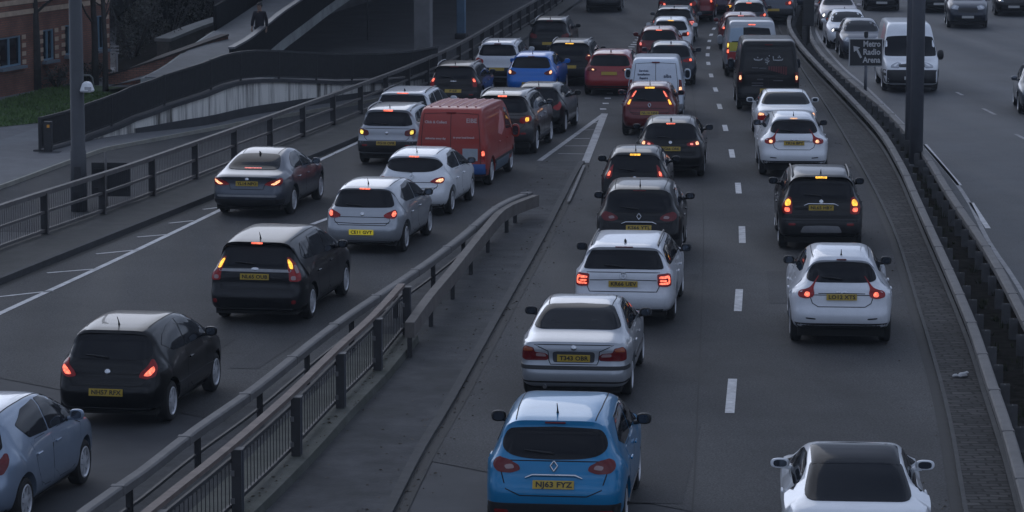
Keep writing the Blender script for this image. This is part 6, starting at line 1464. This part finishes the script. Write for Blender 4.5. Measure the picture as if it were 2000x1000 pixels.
M('hv_pale', (.35,.45,.55), .4); M('hv_yellow', (.50,.45,.05), .4); M('hv_red', (.32,.03,.03), .4)
police_kit()
V('van', 'marked_van', 'silver van with yellow and red warning panels beside the black van', 'van', None, PS, 2.6, pos=at(1466,148), plate='', bulb=dict(b1='b_red', b2='b_yellow'), lit=True, hbl='b_red', lod=1)
V('car', 'family_hatch', 'dark red hatchback half hidden left of the silver marked van', 'car', GR, PRD, 3, pos=at(1446,96), plate='', bulb=dict(b1='b_red', b2='b_pink'), lit=True, hbl='b_pink', lod=1)
V('car', 'supermini', 'dark hatchback with a red high lamp behind the marked van', 'car', GR, PNV, 4, pos=at(1462,66), plate='', bulb=dict(b1='b_red'), lit=True, hbl='b_red', lod=1)
V('car', 'estate', 'dark red estate with an amber indicator in the far median lane', 'car', GR, PRD, 5, pos=at(1458,48), plate='', bulb=dict(b1='b_amber'), lit=True, hbl='b_pink', lod=1)
V('car', 'large_suv', 'grey off roader with a red lamp beside the bend of the barrier', 'car', GR, PGM, 7, pos=at(1512,46), plate='', bulb=dict(b2='b_red'), lit=True, lod=1)
V('car', 'estate', 'dark estate at the top of the photo next to the traffic signal', 'car', GR, PNV, 9, pos=at(1540,20), plate='', bulb=dict(b1='b_red'), lit=True, lod=1)
V('car', 'supermini', 'dark red hatchback at the top edge above another dark red car', 'car', GR, PRD, 8, pos=at(1480,20), plate='', bulb=dict(b1='b_red'), lit=True, hbl='b_red', lod=1)
# the other way: the front end is seen, so the point given is the middle of the front bumper
def O(key, label, col, px, py, yaw, head, cat='car', grp=GO, **k):
    d = TYPES[key]; a = R(yaw); f = Vector((math.sin(a), math.cos(a), 0)); p = at(px, py)-f*d['L']
    return V(cat, key, label, cat, grp, col, yaw, pos=p, head=head, plate='', front_plate=True, lod_front=True, plate_mat='plate_white', lod=1, **k)
O('family_hatch', 'white oncoming car with bright headlights next to the traffic signal', PW, 1658, 96, 183, 'head_on')
O('saloon', 'pinkish silver oncoming saloon behind the white oncoming car', paint('rose_silver', (.40,.36,.37), .4), 1638, 60, 184, 'head_on')
O('supermini', 'dark oncoming hatchback partly hidden by the direction sign', PGM, 1684, 116, 183, None)
def transit_kit():
    def red(sh, add, d):
        add('side_graphic', patch(sh, [(1.9,1.2),(3.2,1.2),(3.3,2.0),(2.0,2.15)], 'right', .006, .15, rnd=0), 'van_pinkside')
    TYPES['high_van'] = var('van', 5.2, 1.90, 2.62, extra=(red,), prof=[(.12,.32),(.03,.36),(0,.46),(0,.60),(.04,.64),(.03,1.2),(.06,2.0),(.11,2.50),(.20,2.58),(.6,2.62),(3.1,2.60),(3.45,2.50),(3.75,2.02),(4.25,1.38),(4.4,1.30),(4.95,1.12),(5.16,.92),(5.2,.62),(5.18,.42),(5.05,.30),(4.8,.26),(.5,.28)], sk=(1.0,3.9), swin=[[(3.3,1.32),(4.1,1.28),(3.95,1.5),(3.7,1.92),(3.3,1.94)]],
        wscr=[(0,1.37),(.80,1.36),(.88,1.42),(.80,2.04),(.7,2.10),(0,2.13)], wb=3.0, kr=.80, zb=1.3, mirror=(4.0,1.40), doors=[])
    TYPES['high_van'] = var('high_van', 5.2, 1.90, 2.25)
M('van_pinkside', (.42,.22,.24), .5, var=.3, vs=3)
transit_kit()
O('high_van', 'white high roofed van coming past behind the massive dark column', PW, 1781, 182, 183, 'head_off', 'van', None, mirror=MATS['black'])
O('family_hatch', 'dark oncoming car with white headlights at the top edge', PB, 1722, 22, 185, 'head_on')
O('estate', 'black oncoming car at the top edge beside the dark column', PB, 1834, 26, 186, None)
O('large_suv', 'black oncoming off roader with an unlit front', PNV, 1890, 56, 186, None)
O('estate', 'dark oncoming car with lit headlights in the upper photo corner', PB, 1980, 32, 187, 'head_on')
O('supermini', 'dark oncoming car entering the photo at its edge', PGM, 2044, 226, 186, None)
O('saloon', 'dark oncoming car glimpsed beside the traffic signal head', PNV, 1604, 14, 188, None)
grass_blades()
# ---- striped works barrier by the brick corner
def works_barrier():
    b = at(222, 150); root = empty('works_barrier', b+Vector((0,0,.1)), R(8), 'small striped barrier board on pale legs at the brick corner', 'barrier')
    bm = bmesh.new()
    for z in (.74, .86, .98): box(bm, (0,0,z), (.42,.03,.055))
    obj('board', bm, M('board_pale', (.30,.30,.31), .5, var=.2, vs=9), root)
    for x in (-.15, .13):
        bm = bmesh.new(); box(bm, (x,.02,.36), (.06,.05,.72)); obj('leg', bm, MATS['board_pale'], root)
works_barrier()
# ---- the person walking down the footbridge: one continuous skinned body, clothes follow it
def skin_body(name, verts, edges, radii, mat, parent, sub=2, root=0):
    me = bpy.data.meshes.new(name); me.from_pydata(verts, edges, []); o = bpy.data.objects.new(name, me); C.objects.link(o)
    md = o.modifiers.new('s', 'SKIN'); md.use_smooth_shade = True
    for i, r in enumerate(radii):
        v = me.skin_vertices[0].data[i]; v.radius = r if isinstance(r, tuple) else (r, r); v.use_root = i == root
    ss = o.modifiers.new('d', 'SUBSURF'); ss.levels = sub; ss.render_levels = sub
    dg = bpy.context.evaluated_depsgraph_get(); nm = bpy.data.meshes.new_from_object(o.evaluated_get(dg)); bpy.data.objects.remove(o); bpy.data.meshes.remove(me)
    nm.materials.clear(); nm.materials.append(mat); nm.polygons.foreach_set('use_smooth', [True]*len(nm.polygons)); nm.name = name
    q = bpy.data.objects.new(name, nm); C.objects.link(q)
    if parent: q.parent = parent
    return q
def walker():
    f = atd(508, 112, 106.2); f.z = atd(508, 108, 105.0).z-.02 if False else 1.06
    root = empty('person', f, R(-14), 'person in a dark coat walking on the footbridge ramp, hands by their sides', 'person')
    skin = M('skin', (.30,.19,.14), .6); coat = M('coat', (.020,.018,.024), .9, var=.25, vs=9); hair = M('hair', (.015,.012,.010), .7); jeans = M('jeans', (.014,.016,.024), .9)
    V_ = [(0,0,.93),(0,0,1.08),(0,-.01,1.24),(0,-.005,1.40),(0,0,1.49),(0,-.02,1.55),(0,-.035,1.63),(0,-.02,1.71),
          (.095,0,.90),(.10,-.10,.50),(.10,-.06,.10),(.10,-.20,.03), (-.095,0,.90),(-.10,.10,.50),(-.10,.24,.13),(-.10,.12,.04),
          (.17,0,1.41),(.23,.05,1.13),(.25,-.03,.88), (-.17,0,1.41),(-.23,-.05,1.13),(-.24,-.13,.90)]
    E_ = [(0,1),(1,2),(2,3),(3,4),(4,5),(5,6),(6,7),(0,8),(8,9),(9,10),(10,11),(0,12),(12,13),(13,14),(14,15),(3,16),(16,17),(17,18),(3,19),(19,20),(20,21)]
    r_ = [(.14,.10),(.125,.09),(.15,.10),(.13,.09),.055,.075,.088,.07,.085,.058,.042,.035,.085,.058,.042,.035,.06,.045,.032,.06,.045,.032]
    skin_body('body', V_, E_, r_, skin, root)
    # coat: shell round trunk and arms
    CV = [(0,0,.72),(0,0,.93),(0,0,1.10),(0,-.01,1.25),(0,-.005,1.40),(0,0,1.47),(.17,0,1.41),(.235,.05,1.13),(.25,-.02,.92),(-.17,0,1.41),(-.235,-.05,1.13),(-.243,-.12,.94)]
    skin_body('coat', CV, [(0,1),(1,2),(2,3),(3,4),(4,5),(4,6),(6,7),(7,8),(4,9),(9,10),(10,11)], [(.19,.15),(.18,.14),(.165,.125),(.185,.135),(.165,.12),.075,.082,.066,.052,.082,.066,.052], coat, root, root=1)
    skin_body('trousers', [(0,0,.88),(.095,0,.84),(.10,-.10,.50),(.10,-.06,.12),(-.095,0,.84),(-.10,.10,.50),(-.10,.23,.15)], [(0,1),(1,2),(2,3),(0,4),(4,5),(5,6)], [(.15,.12),.095,.072,.056,.095,.072,.056], jeans, root)
    bm = bmesh.new(); g = bmesh.ops.create_uvsphere(bm, u_segments=14, v_segments=10, radius=1)
    for v in g['verts']:
        x, y, z = v.co; v.co = (x*.098, .012+y*.112-(.02 if y < 0 else 0)*abs(y), 1.675+z*.105+(.05 if y < -.3 and z < .2 else 0))
    obj('hair', bm, hair, root, smooth=True)
    for sg in (1, -1):                                           # face and hands
        bm = bmesh.new(); g = bmesh.ops.create_uvsphere(bm, u_segments=8, v_segments=6, radius=.012); bmesh.ops.translate(bm, verts=g['verts'], vec=(sg*.032,-.118,1.64)); obj('eye', bm, MATS['black'], root, smooth=True)
        h0 = Vector((.25,-.03,.88)) if sg > 0 else Vector((-.24,-.13,.90)); V2 = [h0, h0+Vector((0,-.01,-.06)), h0+Vector((0,-.015,-.095))]; E2 = [(0,1),(1,2)]; r2 = [(.026,.018),(.038,.018),(.036,.016)]
        for k in range(4):
            b = len(V2); y = -.036+k*.024; V2 += [h0+Vector((-sg*.004, y-.015, -.125)), h0+Vector((-sg*.022, y-.015, -.16+.008*abs(k-1.5)))]; E2 += [(2,b),(b,b+1)]; r2 += [.010,.008]
        b = len(V2); V2 += [h0+Vector((-sg*.018,-.058,-.075)), h0+Vector((-sg*.03,-.07,-.11))]; E2 += [(1,b),(b,b+1)]; r2 += [.012,.009]
        skin_body('hand', V2, E2, r2, skin, root, 1)
    bm = bmesh.new(); g = bmesh.ops.create_cone(bm, segments=6, radius1=.02, radius2=.006, depth=.05, cap_ends=True); bmesh.ops.transform(bm, verts=g['verts'], matrix=Matrix.Translation((0,-.135,1.615))); obj('nose', bm, skin, root, smooth=True)
    for sg, y, z in ((1,-.10,.045),(-1,.20,.055)):
        bm = bmesh.new(); box(bm, (sg*.10, y-.03, z), (.10,.27,.09), bev=.025); obj('shoe', bm, MATS['black'], root)
walker()
bm = bmesh.new(); mark_line(bm, smooth_line([at(*p) for p in ((1336,1060),(1352,1000),(1364,760),(1372,560),(1374,440),(1370,330),(1362,250),(1354,190),(1350,150))], 2), .022, .0025); tag(obj('road_seam', bm, MATS['gutter']), kind='structure')

# ---- leaf litter and grit along the gutters, weeds in the soil bed
def litter():
    rg = random.Random(12); bm = bmesh.new()
    def scatter(line, d0, d1, n, z, s0, s1):
        for _ in range(n):
            i = rg.randrange(len(line)-1); t = (line[i+1]-line[i]); t.z = 0; t.normalize(); nr = Vector((t.y, -t.x, 0)); p = line[i].lerp(line[i+1], rg.random())+nr*(d0+(d1-d0)*rg.random()**2); k = rg.uniform(s0, s1); a = rg.random()*6.28
            c, s = math.cos(a)*k, math.sin(a)*k; h = rg.uniform(.004, .02)
            bm.faces.new([bm.verts.new(v) for v in ((p.x-c, p.y-s, z+.002), (p.x+s*.5, p.y-c*.5, z+h), (p.x+c, p.y+s, z+.004), (p.x-s*.5, p.y+c*.5, z+h))])
    scatter(ISL_R, .02, .5, 420, .002, .012, .035); scatter(ISL_R, -.2, -1.4, 300, .052, .012, .04); scatter(KERB_L[20:120], .0, .5, 300, .002, .015, .04); scatter(MED_K, -.05, -.6, 320, .002, .012, .035); scatter(PED, .05, .28, 160, .17, .012, .04)
    tag(obj('leaf_litter', bm, M('dead_leaf', (.085,.065,.045), .9, var=.6, vs=3)), 'small dead leaves and grit gathered along the kerbs and gutters', 'leaf litter', kind='stuff')
    bm = bmesh.new()
    for _ in range(260):
        y = rg.uniform(42, 130); a, b = by_y(RAIL1, y), by_y(RAIL2, y); p = a.lerp(b, rg.uniform(.12, .88)); h = rg.uniform(.05, .22)
        for k in range(9):
            an = rg.random()*6.28; q = Vector((math.cos(an), math.sin(an), 0)); w = Vector((-q.y, q.x, 0))*.014; o = Vector((p.x, p.y, .03))+q*rg.uniform(0, .1)
            bm.faces.new([bm.verts.new(v) for v in (o-w, o+w, o+q*.10*rg.random()+Vector((0, 0, h)))])
    tag(obj('weeds', bm, M('weed', (.030,.034,.018), .9, var=.5, vs=4, spec=.1)), 'dark scrubby weeds growing in the soil bed of the median', 'weeds', kind='stuff')
litter()

# ---- invented amber lamps standing in for vehicle lights by the slip road and darker repairs let into the road
def standin_lights():
    for px, py, m, lab in ((725,172,'b_yellow','amber stand-in vehicle light nearest the camera on the slip road kerb'),(750,158,'b_warm','dim amber stand-in vehicle light behind the top rail of the railing'),(778,173,'b_yellow','amber stand-in vehicle light just above the white car half hidden')):
        b = at(px, py); r = empty('standin_light', b, 0, lab, 'lamp', 'amber stand-in vehicle lights')
        bm = bmesh.new(); tube(bm, [(0,0,0),(0,0,.16)], .03, 8); obj('post', bm, MATS['black'], r)
        bm = bmesh.new(); g = bmesh.ops.create_uvsphere(bm, u_segments=10, v_segments=6, radius=.068); bmesh.ops.translate(bm, verts=g['verts'], vec=(0,0,.21)); obj('lens', bm, MATS[m], r, smooth=True)
        bm = bmesh.new(); box(bm, (0,.05,.21), (.2,.05,.2), bev=.015); obj('housing', bm, MATS['black'], r)
standin_lights()
def repairs():
    bm = bmesh.new()
    for (x, y, w, l, a) in ((1300,900,.75,5.5,-6),(1530,560,.6,4.2,-4),(1380,250,.7,6,-4),(360,700,.7,4,-10),(520,690,.5,3,-10),(1335,560,.45,3.5,-6)):
        c = at(x, y); t = R(a); f = Vector((-math.sin(t), math.cos(t), 0)); s = Vector((f.y, -f.x, 0))
        bm.faces.new([bm.verts.new(Vector((c.x, c.y, .0012))+f*i*l/2+s*j*w/2) for i, j in ((-1,-1),(-1,1),(1,1),(1,-1))])
    tag(obj('road_repairs', bm, M_asphalt('tarmac_repair', .0395, R(-6), grain=.7, rough=.85)), kind='structure')
repairs()

# ---- thin fog volume added over the whole street to lift dark tones
def lift_haze():
    bm = bmesh.new(); box(bm, (0, 198, 44), (880, 470, 90))
    m = bpy.data.materials.new('lift_haze'); m.use_nodes = True; nt = m.node_tree; nt.nodes.clear()
    o = nt.nodes.new('ShaderNodeOutputMaterial'); v = nt.nodes.new('ShaderNodeVolumePrincipled')
    v.inputs['Color'].default_value = (.8, .9, 1, 1); v.inputs['Density'].default_value = .0003
    nt.links.new(v.outputs[0], o.inputs['Volume']); tag(obj('lift_haze', bm, m), kind='stuff')
lift_haze()
